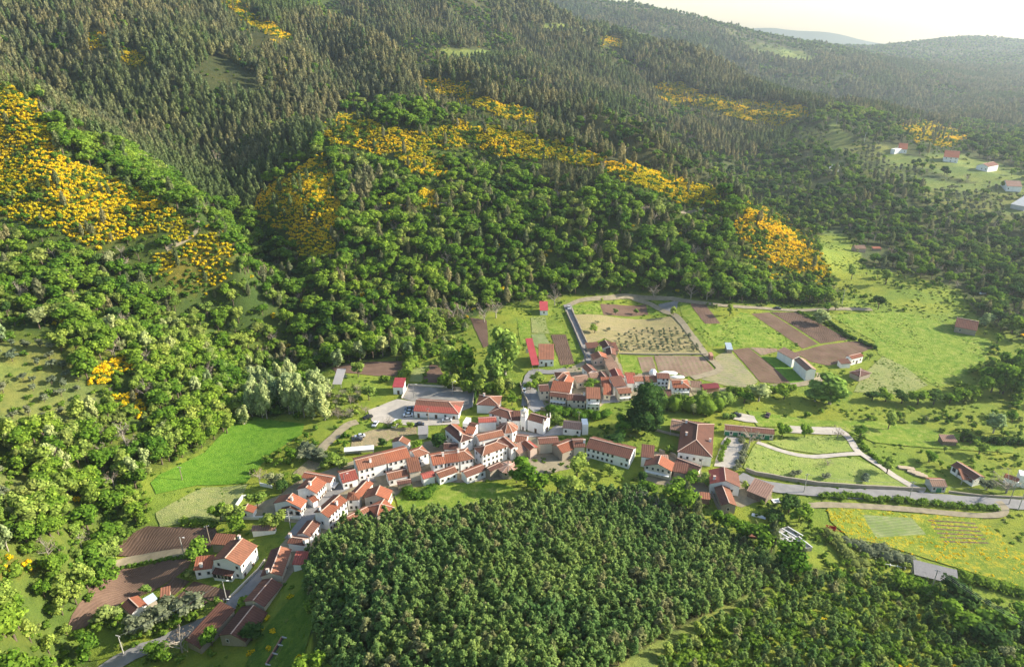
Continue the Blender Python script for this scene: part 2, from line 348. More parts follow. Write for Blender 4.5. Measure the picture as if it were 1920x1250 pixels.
def gn_scatter(name, kind, pts, label, cat):
    """pts: x y z rot scale_xy scale_z variant; one object of kind stuff"""
    pts = np.asarray(pts, np.float32)
    me = bpy.data.meshes.new(name); me.vertices.add(len(pts)); me.vertices.foreach_set('co', pts[:, :3].ravel())
    a = me.attributes.new('rot', 'FLOAT_VECTOR', 'POINT'); r = np.zeros((len(pts), 3), np.float32); r[:, 2] = pts[:, 3]; a.data.foreach_set('vector', r.ravel())
    a = me.attributes.new('siz', 'FLOAT_VECTOR', 'POINT'); a.data.foreach_set('vector', np.ascontiguousarray(pts[:, [4, 4, 5]]).ravel())
    a = me.attributes.new('var', 'INT', 'POINT'); a.data.foreach_set('value', pts[:, 6].astype(np.int32))
    me.update(); o = bpy.data.objects.new(name, me); COL.objects.link(o)
    ng = bpy.data.node_groups.new('scatter_' + name, 'GeometryNodeTree')
    ng.interface.new_socket('Geometry', in_out='INPUT', socket_type='NodeSocketGeometry'); ng.interface.new_socket('Geometry', in_out='OUTPUT', socket_type='NodeSocketGeometry')
    gi = ng.nodes.new('NodeGroupInput'); go = ng.nodes.new('NodeGroupOutput'); ip = ng.nodes.new('GeometryNodeInstanceOnPoints')
    ci = ng.nodes.new('GeometryNodeCollectionInfo'); ci.inputs['Collection'].default_value = LIB[kind + '_col']; ci.inputs['Separate Children'].default_value = True; ci.inputs['Reset Children'].default_value = True
    def at(nm, ty):
        n = ng.nodes.new('GeometryNodeInputNamedAttribute'); n.data_type = ty; n.inputs[0].default_value = nm; return n.outputs['Attribute']
    ng.links.new(gi.outputs[0], ip.inputs['Points']); ng.links.new(ci.outputs[0], ip.inputs['Instance']); ip.inputs['Pick Instance'].default_value = True
    ng.links.new(at('var', 'INT'), ip.inputs['Instance Index'])
    e2r = ng.nodes.new('FunctionNodeEulerToRotation'); ng.links.new(at('rot', 'FLOAT_VECTOR'), e2r.inputs[0]); ng.links.new(e2r.outputs[0], ip.inputs['Rotation'])
    ng.links.new(at('siz', 'FLOAT_VECTOR'), ip.inputs['Scale']); ng.links.new(ip.outputs[0], go.inputs[0])
    md = o.modifiers.new('scatter', 'NODES'); md.node_group = ng
    o['kind'] = 'stuff'; o['label'] = label; o['category'] = cat
    return o
def setp(o, label=None, cat=None, group=None, kind=None):
    if label: o['label'] = label
    if cat: o['category'] = cat
    if group: o['group'] = group
    if kind: o['kind'] = kind
    return o
NICE = {'oak': 'broadleaf_tree', 'lime': 'spring_green_tree', 'dark': 'evergreen_tree', 'conifer': 'eucalyptus_tree', 'pine': 'young_pine_tree', 'flower': 'broom_shrub',
        'shrub': 'green_shrub', 'olive': 'olive_tree', 'sage': 'poplar_tree', 'bare': 'leafless_tree', 'magnolia': 'magnolia_tree', 'tall': 'tall_spring_tree'}
def place_plant(kind, x, y, z, rot, sxy, sz, var, label, group=None, single=False, name=None):
    j, c, t = LIB[kind][int(var) % len(LIB[kind])]
    nm = name or NICE[kind]
    if t is None or single: o = bpy.data.objects.new(nm, j if single else c); COL.objects.link(o)
    else:
        o = bpy.data.objects.new(nm, None); COL.objects.link(o)
        for pn, me in (('crown', c), ('trunk', t)):
            p = bpy.data.objects.new(pn, me); COL.objects.link(p); p.parent = o
    o.location = (x, y, z); o.rotation_euler = (0, 0, rot); o.scale = (sxy, sxy, sz)
    setp(o, label, {'flower': 'shrub', 'shrub': 'shrub'}.get(kind, 'tree'), group); return o
# ------------------------------------------------------------ what grows where, read off the photograph in pixels
VALLEY = [(120,1190),(150,1140),(230,1080),(200,1040),(270,985),(262,900),(400,830),(470,790),(560,770),(600,690),(760,665),(860,610),(900,590),(960,572),(1050,556),(1200,552),(1420,570),(1560,572),
          (1560,520),(1530,440),(1600,440),(1620,500),(1720,520),(1800,545),(1830,590),(1925,640),(2300,640),(2300,1180),(1920,1170),(1800,1110),(1640,1075),(1560,1075),(1490,1050),(1400,1000),(1310,985),(1290,940),(1180,925),(1000,945),(790,968),(650,985),(580,1040),(570,1090),(590,1250),(560,1500),(100,1500),(190,1250)]
CONI = [[(-200,-200),(560,-200),(560,0),(640,60),(900,150),(1100,212),(1270,290),(1400,380),(1300,345),(1130,300),(1042,264),(750,192),(640,205),(590,285),(520,330),(470,395),(410,390),(300,330),(220,280),(130,250),(80,190),(-200,120)],
        [(1000,292),(1060,285),(1130,335),(1110,380),(1010,350)], [(650,330),(700,330),(710,380),(650,385)],
        [(640,-100),(960,-100),(1100,20),(1250,30),(1500,100),(2100,150),(2100,235),(1700,235),(1560,200),(1500,240),(1430,300),(1270,290),(1000,175),(900,150),(640,60)]]
BROOM = [[(1040,268),(1130,300),(1120,318),(1000,298)], [(905,255),(1000,262),(1010,300),(900,290)], [(-200,140),(30,165),(75,195),(95,240),(110,300),(190,320),(270,365),(350,400),(375,440),(340,460),(310,430),(230,450),(170,470),(120,430),(60,420),(-200,350)],
         [(290,480),(340,470),(400,430),(445,470),(430,520),(380,550),(330,545),(290,510)],
         [(600,290),(625,330),(640,380),(640,430),(620,480),(560,480),(540,440),(470,400),(480,370),(540,330)],
         [(600,240),(640,215),(680,215),(730,250),(790,250),(860,230),(960,245),(1045,265),(1010,290),(960,295),(880,280),(800,275),(840,310),(845,335),(770,320),(740,290),(690,280),(620,270)],
         [(1125,300),(1180,305),(1260,330),(1340,350),(1360,380),(1300,390),(1240,365),(1170,340),(1130,320)],
         [(1390,378),(1430,392),(1480,425),(1530,465),(1560,505),(1550,530),(1500,510),(1440,490),(1390,455),(1380,420)],
         [(400,-20),(440,-5),(480,30),(530,60),(560,75),(520,78),(440,25)], [(770,150),(880,155),(900,185),(960,200),(1020,215),(1000,235),(940,225),(860,190)],
         [(1220,155),(1290,160),(1320,180),(1400,185),(1480,195),(1530,205),(1500,220),(1450,240),(1400,225),(1240,185)],
         [(1685,232),(1750,228),(1815,255),(1780,275),(1720,265)], [(170,690),(240,668),(252,690),(200,725),(172,722)], [(205,742),(250,740),(278,775),(270,788),(215,765)],
         [(-60,1040),(70,1050),(70,1072),(-60,1095)], [(165,60),(195,60),(200,90),(170,95)], [(225,95),(270,100),(275,125),(235,125)], [(1130,65),(1170,72),(1165,90),(1130,82)], [(780,355),(820,350),(830,390),(790,395)]]
MEADOW = [[(1540,430),(1590,440),(1625,500),(1600,500),(1550,470)], [(1395,75),(1500,95),(1540,115),(1480,118),(1400,100)], [(1720,330),(1800,345),(1850,345),(1850,358),(1740,352)],
          [(-200,690),(60,680),(90,700),(-200,720)], [(1735,285),(1800,290),(1925,320),(1925,352),(1840,345),(1740,320)], [(1570,215),(1575,240),(1600,262),(1560,255),(1555,230)], [(1650,285),(1740,298),(1760,315),(1680,315)],
          [(820,90),(930,95),(930,110),(850,118)], [(1010,40),(1110,50),(1110,62),(1020,60)]]
OLIVE = [[(-200,650),(90,640),(200,760),(120,800),(-200,860)], [(1560,255),(1610,262),(1700,285),(1690,315),(1600,300),(1560,280)], [(1600,300),(1720,320),(1720,345),(1620,335)],
         [(1740,340),(1925,350),(2100,380),(2100,430),(1925,425),(1820,410),(1730,375)], [(-100,880),(70,890),(60,960),(-100,960)], [(1500,235),(1560,250),(1560,280),(1490,262)]]
PLANT = [(575,1050),(600,1010),(650,985),(790,968),(1000,945),(1200,928),(1300,988),(1390,1022),(1440,1058),(1475,1088),(1415,1110),(1330,1150),(1230,1205),(1160,1262),(1100,1500),(560,1500),(605,1262),(590,1160),(570,1100)]
PATH = [(1140,1262),(1225,1205),(1328,1150),(1420,1106),(1446,1114),(1342,1164),(1250,1220),(1200,1290),(1120,1300)]
DENSE = [(500,560),(640,480),(900,420),(1240,420),(1380,520),(1100,550),(900,580),(760,660),(600,690),(480,720),(420,640)]
def classify(u, v):
    c = np.full(np.shape(u), 2)
    c[(v > 1080) & (u > 1180)] = 5
    c[(u < 520) & (v > 620) & (v < 1600)] = 9
    c[(u > 1290) & (v > 230) & (v < 620) & ~((u < 1400) & (v > 350)) & ~((u < 1570) & (v > 440))] = 6
    c[(u > 600) & (v < 160)] = 6
    for p in CONI: c[inpoly(u, v, p)] = 1
    for p in OLIVE: c[inpoly(u, v, p)] = 7
    for p in MEADOW: c[inpoly(u, v, p)] = 8
    c[inpoly(u, v, [(1390,375),(1450,395),(1540,455),(1570,510),(1560,560),(1480,560),(1380,500)])] = 10
    for p in BROOM: c[inpoly(u, v, p)] = 3
    c[inpoly(u, v, VALLEY)] = 0
    c[inpoly(u, v, PLANT)] = 4
    c[inpoly(u, v, PATH)] = 8
    c[v < 0] = np.where((u[v < 0] > 600) & (u[v < 0] < 900), 6, 1)
    return c
# ------------------------------------------------------------ ground sheet
u_, v_ = project(GX, GY, GZ)
uc, vc = np.clip(u_, -190, 2090), np.clip(v_, -150, 1450)
CL = classify(uc, vc)
GC = {0: (.145,.205,.032), 1: (.050,.062,.026), 2: (.045,.075,.020), 3: (.085,.095,.022), 4: (.060,.075,.028), 5: (.14,.19,.028), 6: (.058,.080,.030), 7: (.13,.165,.05), 8: (.13,.18,.05), 9: (.075,.115,.024), 10: (.06,.09,.02)}
gcol = np.zeros((NY, NA, 4), np.float32); gcol[..., 3] = 1
for k, c in GC.items(): gcol[CL == k, :3] = c
gcol0 = gcol; far = np.clip((GY - 2100) / 300, 0, 1)[..., None]
gcol[..., :3] = gcol[..., :3] * (1 - far) + np.array([.075, .088, .045]) * far
hill = (fbm(GX / 90, GY / 90, 21) > .06)[..., None] & (GY > 1500)[..., None]; gcol[..., :3] = np.where(hill, gcol[..., :3] * 1.5, gcol[..., :3])
jj, ii = np.meshgrid(np.arange(NY - 1), np.arange(NA - 1), indexing='ij'); a0 = (jj * NA + ii).ravel()
gm = tri_mesh('ground', np.stack([GX.ravel(), GY.ravel(), GZ.ravel()], -1), np.stack([a0, a0 + 1, a0 + NA + 1, a0 + NA], -1), [])
gm.polygons.foreach_set('use_smooth', np.ones(len(gm.polygons), bool))
ca = gm.color_attributes.new('gcol', 'FLOAT_COLOR', 'POINT'); ca.data.foreach_set('color', gcol.reshape(-1))
m, nt, b = mat('ground_cover'); at = nt.nodes.new('ShaderNodeVertexColor'); at.layer_name = 'gcol'
big = noise(nt, .03, 6, .65); mid = noise(nt, .25, 6, .7); fine = noise(nt, 1.8, 5, .7)
c = mixc(nt, ramp(nt, big, .4, .62), at.outputs[0], mixc(nt, 1.0, at.outputs[0], (1.45, 1.15, 1.0), 'MULTIPLY'))
c = mixc(nt, ramp(nt, mid, .46, .7, 0, .75), c, mixc(nt, 1.0, at.outputs[0], (.50, .62, .6), 'MULTIPLY'))
c = mixc(nt, ramp(nt, fine, .35, .7), c, mixc(nt, 1.0, c, (1.35, 1.28, 1.1), 'MULTIPLY'))
nt.links.new(c, b.inputs['Base Color']); b.inputs['Roughness'].default_value = .95; b.inputs['Specular IOR Level'].default_value = .1
bump(nt, b, fine, .9, .5); gm.materials.append(m)
ground = bpy.data.objects.new('ground', gm); COL.objects.link(ground); ground['kind'] = 'structure'
# ------------------------------------------------------------ scatter
def visible(x, y, z, h):
    n = 40; ok = np.ones(len(x), bool)
    for f in np.linspace(.15, .985, n):
        zz = CAM_H + (z + h - CAM_H) * f; ok &= tz(x * f, y * f) < zz + 1.5
    return ok
SC_PTS = {k: [] for k in NICE}
MIX = {1: (4.2, [('conifer', .82, 7, 14.5), ('oak', .06, 5, 9), ('dark', .03, 6, 9), ('flower', .03, 2, 3)]),
       2: (5.0, [('oak', .64, 5, 12), ('lime', .06, 6, 11), ('dark', .05, 6, 11), ('conifer', .09, 8, 13), ('flower', .10, 2, 3), ('bare', .025, 7, 10), ('shrub', .08, 2, 4)]),
       3: (1.55, [('flower', .80, 1.4, 2.4), ('shrub', .14, 1.4, 2.6), ('conifer', .008, 6, 10), ('oak', .016, 3, 5.5)]),
       4: (2.3, [('pine', .95, 4.2, 7.6), ('shrub', .04, 2, 3.5)]),
       5: (2.5, [('pine', .46, 3, 5.4), ('shrub', .40, 1.8, 3.6), ('lime', .06, 3, 5), ('flower', .02, 1.2, 2)]),
       6: (6.0, [('oak', .42, 5, 10), ('dark', .22, 6, 11), ('lime', .05, 5, 9), ('bare', .06, 5, 9), ('shrub', .16, 2, 4), ('conifer', .05, 8, 13)]),
       7: (5.2, [('olive', .60, 3, 4.8), ('shrub', .24, 1.5, 3.2), ('oak', .04, 4, 7)]),
       8: (6.0, [('shrub', .30, 1, 2.4), ('oak', .03, 4, 7)]),
       9: (3.6, [('oak', .34, 6, 11), ('lime', .20, 6, 12), ('shrub', .30, 2, 4.5), ('sage', .03, 9, 13), ('flower', .02, 2, 3), ('bare', .035, 6, 10)]),
       10: (2.9, [('shrub', .52, 1.8, 3.4), ('flower', .18, 1.8, 2.8), ('oak', .18, 3, 6)])}
for (y0, y1, ks, kh) in [(70, 620, 1, 1), (620, 1300, 1.2, 1.08), (1300, 3900, 2.0, 1.3)]:
    for c, (sp_, mix) in MIX.items():
        if y0 > 1000 and c in (4, 5, 9, 10): continue
        s = sp_ * ks
        xs = np.arange(-y1 * .9 - 60, y1 * .9 + 60, s); ys = np.arange(y0, y1, s)
        X, Y = np.meshgrid(xs, ys); X = X + (np.arange(len(ys)) % 2)[:, None] * s * .5; X = X.ravel(); Y = Y.ravel()
        jit = .24 if c == 4 else (.15 if c == 7 else .42)
        X = X + RNG.uniform(-jit, jit, len(X)) * s; Y = Y + RNG.uniform(-jit, jit, len(Y)) * s
        Z = tz(X, Y); u, v = project(X, Y, Z)
        k = (u > -140) & (u < 2080) & (v > -80) & (v < 1420); X, Y, Z, u, v = X[k], Y[k], Z[k], u[k], v[k]
        ju = u + fbm(X / 14, Y / 14, 40) * 40 + fbm(X / 4, Y / 4, 41) * 16; jv = v + fbm(X / 14, Y / 14, 50) * 26 + fbm(X / 4, Y / 4, 51) * 10
        edge = c in (4, 5, 9)
        cl = classify(u, v) if edge else classify(ju, jv)
        pn_ = fbm(X / 85, Y / 130, 77) + .35 * fbm(X / 25, Y / 25, 78); cl = np.where((cl == 1) & (Y > 560) & (u > 500) & (pn_ > .11), 6, cl); cl = np.where((cl == 1) & (pn_ < -.235) & (Y > 500), 8, cl)
        k = (cl == c) & ~inpoly(u, v, VALLEY)
        for (hu, hv) in ((1784,296),(1848,315),(1905,342),(1905,378),(1693,277),(1675,274),(1575,257),(1615,464),(1645,464)): k &= ~((np.abs(u - hu) < 24) & (v > hv - 4) & (v < hv + 26))
        X, Y, Z, u, v = X[k], Y[k], Z[k], u[k], v[k]
        k = visible(X, Y, Z, 14 if y1 > 700 else 11); X, Y, Z, u, v = X[k], Y[k], Z[k], u[k], v[k]
        r = RNG.random(len(X)); acc = 0
        # groups of one kind rather than an even mixture
        fl = fbm(X / 9, Y / 9, 60); gap = fbm(X / 22, Y / 22, 70)
        for kind, pr, h0, h1 in mix:
            sel = (r >= acc) & (r < acc + pr); acc += pr
            if kind == 'flower' and c == 3: sel = sel & (fl + .4 * gap > -.15)
            if kind == 'flower' and c in (1, 2): sel = sel & (fl > .0)
            if c == 9: sel = sel & (gap > -.20)
            if c in (6,): sel = sel & (gap > -.17)
            if kind == 'shrub' and c == 3: sel = sel | ((r < .45) & (fl + .4 * gap <= -.15))
            m_ = int(sel.sum())
            if not m_: continue
            h = RNG.uniform(h0, h1, m_) * kh
            if h0 > 3 and c != 3:      # trees stay low where broom shows over their tops
                tu, tv = project(X[sel], Y[sel], Z[sel] + h); tv0 = project(X[sel], Y[sel], Z[sel] + h * .5)[1]; ov = np.zeros(m_, bool)
                for bp in BROOM: ov |= inpoly(tu, tv, bp) | inpoly(tu, tv0, bp)
                h = np.where(ov, h * .42, h)
            wd_ = {'oak': 1.15, 'lime': 1.0, 'dark': 1.1, 'conifer': 1.1, 'pine': 1.15, 'flower': 1.08, 'shrub': 1.3, 'olive': 1.35, 'sage': .8, 'bare': .9}[kind]
            if c == 2 and kind == 'oak': wd_ = 1.3
            if kind == 'conifer': wd_ *= (1.0 + .5 * (y0 > 1000))
            SC_PTS[kind].append(np.stack([X[sel], Y[sel], Z[sel] - .1, RNG.uniform(0, 6.28, m_), h * wd_ * RNG.uniform(.85, 1.2, m_), h, RNG.integers(0, 8, m_)], -1))
xs, ys = np.meshgrid(np.arange(-430, 430, 2.9), np.arange(75, 600, 2.9)); X = xs.ravel() + RNG.uniform(-1.4, 1.4, xs.size); Y = ys.ravel() + RNG.uniform(-1.4, 1.4, xs.size); Z = tz(X, Y); u, v = project(X, Y, Z)
k = (u > -60) & (u < 1980) & (v > 100) & (v < 1380) & ~inpoly(u, v, VALLEY) & ~inpoly(u, v, PLANT) & ~inpoly(u, v, PATH); X, Y, Z, u, v = X[k], Y[k], Z[k], u[k], v[k]
cl = classify(u, v); k = np.isin(cl, [2, 3, 5, 9, 10]) & (RNG.random(len(X)) < np.where(cl == 2, .55, .42)); X, Y, Z = X[k], Y[k], Z[k]; k = visible(X, Y, Z, 3); X, Y, Z = X[k], Y[k], Z[k]; m_ = len(X); h = RNG.uniform(.8, 1.9, m_)
SC_PTS['shrub'].append(np.stack([X, Y, Z - .1, RNG.uniform(0, 6.28, m_), h * 1.35, h, RNG.integers(0, 8, m_)], -1))
LAB = {'oak': ('rounded green broadleaf tree on the wooded slopes above the village', 'green broadleaf woodland on the slopes'),
       'lime': ('fresh light green spring tree among the darker slope woodland', 'pale green trees scattered through the woodland'),
       'dark': ('dark evergreen tree with dense crown on the hillside', 'dark evergreen trees far up the hillsides'),
       'conifer': ('tall slender grey green eucalyptus on the upper hillside', 'grey green eucalyptus forest covering the upper hills'),
       'pine': ('young pine of the dense plantation below the village', 'young pines of the plantation in front of the village'),
       'flower': ('rounded broom shrub covered in yellow flowers on the hillside', 'yellow flowering broom covering the hillside'),
       'shrub': ('low green shrub without flowers on the rough hillside', 'low green scrub on hillside and clearings'),
       'olive': ('small grey green olive tree in the sloping grove', 'olive groves on the valley sides'),
       'sage': ('tall pale poplar standing in the wood by the stream', 'pale poplars in the streamside wood'),
       'bare': ('leafless grey brown tree among the green woodland', 'leafless trees among the woodland')}
SHORT = {'oak': 'rounded green broadleaf tree', 'lime': 'fresh light green tree', 'dark': 'dense dark evergreen tree', 'conifer': 'slender grey green eucalyptus', 'pine': 'young bushy pine', 'flower': 'yellow flowering broom shrub', 'shrub': 'low green shrub', 'olive': 'small grey green olive tree', 'sage': 'tall pale poplar', 'bare': 'leafless grey brown tree'}
LOOK = {k: v + 's' if not v.endswith('s') else v + ' trees' for k, v in SHORT.items()}
def region(u, v):
    if inpoly(np.array([u]), np.array([v]), PLANT)[0]: return 'in the dense plantation below the village' + (', western half' if u < 850 else ', middle part' if u < 1150 else ', eastern end')
    if v > 1000 and u > 1100: return 'on the bushy slope below the machine shed' if u > 1500 else 'beyond the grassy path east of the plantation'
    if u < 330 and v > 1000: return 'in the streamside wood below the ploughed fields'
    if u < 480 and v > 780: return 'in the wood west of the lush green field'
    if u < 480 and v > 600: return 'around the olive terraces on the western slope'
    if u < 480 and v > 420: return 'on the lower flank of the western spur'
    if u < 480 and v > 150: return 'on the broom covered western spur and its gully'
    if u < 700 and v < 150: return 'on the high western hillside'
    if v > 560 and u < 900: return 'at the foot of the hill behind the village'
    if u < 900 and v > 380: return 'on the wooded slope behind the round poplar grove'
    if u < 1400 and v > 380: return 'on the wooded slope above the dry olive field'
    if u >= 1370 and u < 1570 and v > 360: return 'on the toe of the middle spur'
    if u < 1400 and v > 200: return 'along the crest of the middle spur'
    if u < 1400: return 'on the hills beyond the middle spur'
    if v > 430: return 'on the far side of the green valley field'
    if v > 300: return 'below the white hillside houses'
    return 'on the distant hills above the white houses'
N_SC = {}
for kind, lst in SC_PTS.items():
    if not lst: continue
    p = np.concatenate(lst); nv = len(LIB[kind]); p[:, 6] = p[:, 6].astype(int) % nv
    u, v = project(p[:, 0], p[:, 1], p[:, 2]); d = np.hypot(p[:, 1], CAM_H - p[:, 2])
    inn = (u > 15) & (u < 1905) & (v > 20) & (v < 1262)
    if kind in ('lime', 'shrub', 'flower', 'bare', 'dark', 'sage'): inn &= ~inpoly(u, v, PLANT)
    score = np.where(inn, p[:, 5] * np.sqrt(p[:, 4] / p[:, 5]) / d, 0); order = np.argsort(-score)
    single = order[:300]; single = single[score[single] > 0]
    rest = np.setdiff1d(np.arange(len(p)), single)
    for i in single:
        reg = region(u[i], v[i]); place_plant(kind, *p[i, :3], p[i, 3], p[i, 4], p[i, 5], p[i, 6], SHORT[kind] + ' ' + reg, LOOK[kind] + ' ' + reg)
    if len(rest): gn_scatter({'oak': 'broadleaf_forest', 'lime': 'spring_foliage', 'dark': 'evergreen_forest', 'conifer': 'eucalyptus_forest', 'pine': 'pine_forest', 'flower': 'broom_shrubbery', 'shrub': 'green_undergrowth', 'olive': 'olive_grove_foliage', 'sage': 'poplar_foliage', 'bare': 'leafless_woods'}[kind], kind, p[rest], LAB[kind][1], 'woodland')
    N_SC[kind] = len(p)
print('SCATTER', N_SC)
# ------------------------------------------------------------ fields, roads, yards
CROP = {'C1': (600, 640, 4.8), 'C2': (900, 600, 4.571), 'C3': (420, 800, 4.8), 'C4': (120, 960, 3.84), 'C5': (1160, 740, 5.209), 'C6': (1040, 540, 3.097),
        'C7': (1380, 740, 3.289), 'C8': (1500, 220, 3.676), 'F5': (600, 360, 2.977), 'G8': (0, 800, 2.778), 'G7': (1200, 900, 2.667), 'F0': (0, 0, 1), 'G6': (580, 900, 2.909)}
def Q(crop, pts):
    ox, oy, s = CROP[crop]; return [(ox + x / s, oy + y / s) for x, y in pts]
def zs(x, y): return float(tz(x, y))
BLOCK = []     # world polygons that weeds keep out of
LAYER = [0]
def sheet(name, poly, material, step=2.2, lift=None, wob=.35, block=True):
    """a surface laid over the ground; poly in world metres"""
    LAYER[0] += 1; lift = lift if lift is not None else .05 + .004 * LAYER[0]
    pts = []
    m_ = len(poly)
    for i in range(m_):
        x1, y1 = poly[i]; x2, y2 = poly[(i + 1) % m_]; L = math.hypot(x2 - x1, y2 - y1); k = max(1, int(L / step))
        for j in range(k):
            f = j / k; x, y = x1 + (x2 - x1) * f, y1 + (y2 - y1) * f
            pts.append((x + float(fbm(x / 2.5 + 9, y / 2.5, 80)) * wob * 2, y + float(fbm(x / 2.5, y / 2.5 + 7, 81)) * wob * 2))
    nb = len(pts); P_ = np.array(pts); lo, hi = P_.min(0), P_.max(0)
    gx, gy = np.meshgrid(np.arange(lo[0] + step * .5, hi[0], step), np.arange(lo[1] + step * .5, hi[1], step)); gx, gy = gx.ravel(), gy.ravel()
    k = inpoly(gx, gy, pts); gx, gy = gx[k], gy[k]
    allp = [Vector(p) for p in pts] + [Vector((a, b_)) for a, b_ in zip(gx, gy)]
    vs, es, fs, *_ = delaunay_2d_cdt(allp, [(i, (i + 1) % nb) for i in range(nb)], [list(range(nb))], 1, 1e-4)
    X = np.array([v.x for v in vs]); Y = np.array([v.y for v in vs])
    # sit above the ground's own facets
    Z = np.maximum.reduce([tz(X, Y)] + [tz(X + a, Y + b_) - .0 * abs(a) for a, b_ in ((.01, 0),)]) + lift
    fs = [f for f in fs if len(f) >= 3]
    me = bpy.data.meshes.new(name); me.from_pydata(np.stack([X, Y, Z], -1).tolist(), [], [tuple(f) for f in fs]); me.materials.append(material); me.update()
    bm_ = bmesh.new(); bm_.from_mesh(me); bmesh.ops.recalc_face_normals(bm_, faces=bm_.faces)
    for f in bm_.faces:
        if f.normal.z < 0: f.normal_flip()
        f.smooth = True
    bm_.to_mesh(me); bm_.free()
    o = bpy.data.objects.new(name, me); COL.objects.link(o); o['kind'] = 'structure'
    if block: BLOCK.append(pts)
    return o
def wpt(p):
    h_ = hit(*p); return (h_[0], h_[1])
GRASSY = []
def field(name, crop, pts, material, **kw):
    if material.name.split('.')[0] in ('bright_meadow', 'yellow_green_meadow', 'fading_meadow', 'steep_grass'): GRASSY.append([wpt(p) for p in Q(crop, pts)])
    return sheet(name, [wpt(p) for p in Q(crop, pts)], material, **kw)
def ribbon(name, crop, pts, width, material, lift=None, world=False):
    c = [Vector(p if world else wpt(p)) for p in (pts if world else Q(crop, pts))]
    # smooth the centre line
    s = []
    for i in range(len(c) - 1):
        p0, p1, p2, p3 = c[max(i - 1, 0)], c[i], c[i + 1], c[min(i + 2, len(c) - 1)]
        n_ = max(2, int((p2 - p1).length / 1.5))
        for j in range(n_):
            t = j / n_; s.append(.5 * ((2 * p1) + (p2 - p0) * t + (2 * p0 - 5 * p1 + 4 * p2 - p3) * t * t + (3 * p1 - p0 - 3 * p2 + p3) * t ** 3))
    s.append(c[-1]); L_, R_ = [], []
    LAYER[0] += 1; lift = .07 + .004 * LAYER[0] if lift is None else lift
    V, F = [], []
    for i, p in enumerate(s):
        d = (s[min(i + 1, len(s) - 1)] - s[max(i - 1, 0)]).normalized(); nn = Vector((-d.y, d.x)); w = width / 2 * (1 + .12 * float(fbm(p.x / 5, p.y / 5, 90)))
        for f in (-1, -.33, .33, 1):
            q_ = p + nn * w * f * (1 + (.34 * float(fbm(p.x / 1.6 + f * 9, p.y / 1.6, 97)) if abs(f) == 1 and width < 6 else 0)); V.append((q_.x, q_.y, zs(q_.x, q_.y) + lift))
        L_.append(tuple(p + nn * w)); R_.append(tuple(p - nn * w))
        if i:
            for k in range(3): a = (i - 1) * 4 + k; F.append((a, a + 4, a + 5, a + 1))
    me = bpy.data.meshes.new(name); me.from_pydata(V, [], F); me.materials.append(material); me.update()
    bm_ = bmesh.new(); bm_.from_mesh(me)
    for f in bm_.faces:
        if f.normal.z < 0: f.normal_flip()
        f.smooth = True
    bm_.to_mesh(me); bm_.free()
    o = bpy.data.objects.new(name, me); COL.objects.link(o); o['kind'] = 'structure'; BLOCK.append(L_ + R_[::-1]); return o
def rows_mat(name, c1, c2, period, ang, contrast=.8, weeds=None, bmp=.25, wob=1.0):
    m, nt, b = mat(name)
    g = nt.nodes.new('ShaderNodeNewGeometry'); mp = nt.nodes.new('ShaderNodeMapping'); mp.inputs[2].default_value = (0, 0, R(ang)); nt.links.new(g.outputs['Position'], mp.inputs[0])
    w = nt.nodes.new('ShaderNodeTexWave'); w.inputs['Scale'].default_value = 1 / period * .314; w.inputs['Distortion'].default_value = wob; w.inputs['Detail'].default_value = 2; w.inputs['Detail Scale'].default_value = .6
    nt.links.new(mp.outputs[0], w.inputs[0])
    n1 = noise(nt, .12, 5); n2 = noise(nt, 1.6, 5, .7)
    c = mixc(nt, ramp(nt, n1, .38, .62), c1, c2)
    c = mixc(nt, ramp(nt, w.outputs[1], .2, .8, contrast, 0), c, mixc(nt, 1.0, c, (.55, .55, .55), 'MULTIPLY'))
    c = mixc(nt, ramp(nt, n2, .3, .7), c, mixc(nt, 1.0, c, (1.3, 1.3, 1.3), 'MULTIPLY'))
    if weeds: c = mixc(nt, ramp(nt, noise(nt, .55, 6, .75), .50, .62, 0, weeds[3]), c, weeds[:3])
    nt.links.new(c, b.inputs['Base Color']); b.inputs['Roughness'].default_value = .95; b.inputs['Specular IOR Level'].default_value = .1
    bump(nt, b, w.outputs[1], .9, bmp); return m
def grass_mat(name, c1, c2, c3=None, amt=.5, sc=.35, streak=None):
    m, nt, b = mat(name)
    n1 = noise(nt, .09, 6, .65); n2 = noise(nt, sc, 6, .72, stretch=streak); n3 = noise(nt, 2.6, 5, .7)
    c = mixc(nt, ramp(nt, n1, .38, .64), c1, c2)
    if c3: c = mixc(nt, ramp(nt, n2, .52, .62, 0, amt), c, c3)
    c = mixc(nt, ramp(nt, n2, .36, .56, .8, 0), c, mixc(nt, 1.0, c, (.52, .68, .6), 'MULTIPLY'))
    c = mixc(nt, ramp(nt, n3, .35, .68), mixc(nt, 1.0, c, (.8, .82, .8), 'MULTIPLY'), mixc(nt, 1.0, c, (1.25, 1.2, 1.2), 'MULTIPLY'))
    nt.links.new(c, b.inputs['Base Color']); b.inputs['Roughness'].default_value = .95; b.inputs['Specular IOR Level'].default_value = .08
    bump(nt, b, n3, 1.0, .45); return m
M['soil'] = rows_mat('ploughed_soil', (.120, .075, .052), (.165, .105, .075), 1.1, 60, .25, (.10, .13, .03, .25), .12, 3)
M['soil_dark'] = rows_mat('dark_ploughed_soil', (.085, .055, .040), (.125, .080, .057), 1.0, 14, .2, None, .08, 8)
M['soil_smooth'] = rows_mat('raked_soil', (.115, .072, .052), (.155, .098, .070), .8, 18, .18, None, .06, 4)
M['vines'] = rows_mat('vineyard_soil', (.19, .125, .09), (.235, .165, .12), 2.4, 0, .12, (.15, .19, .06, .6), .04, 1.5)
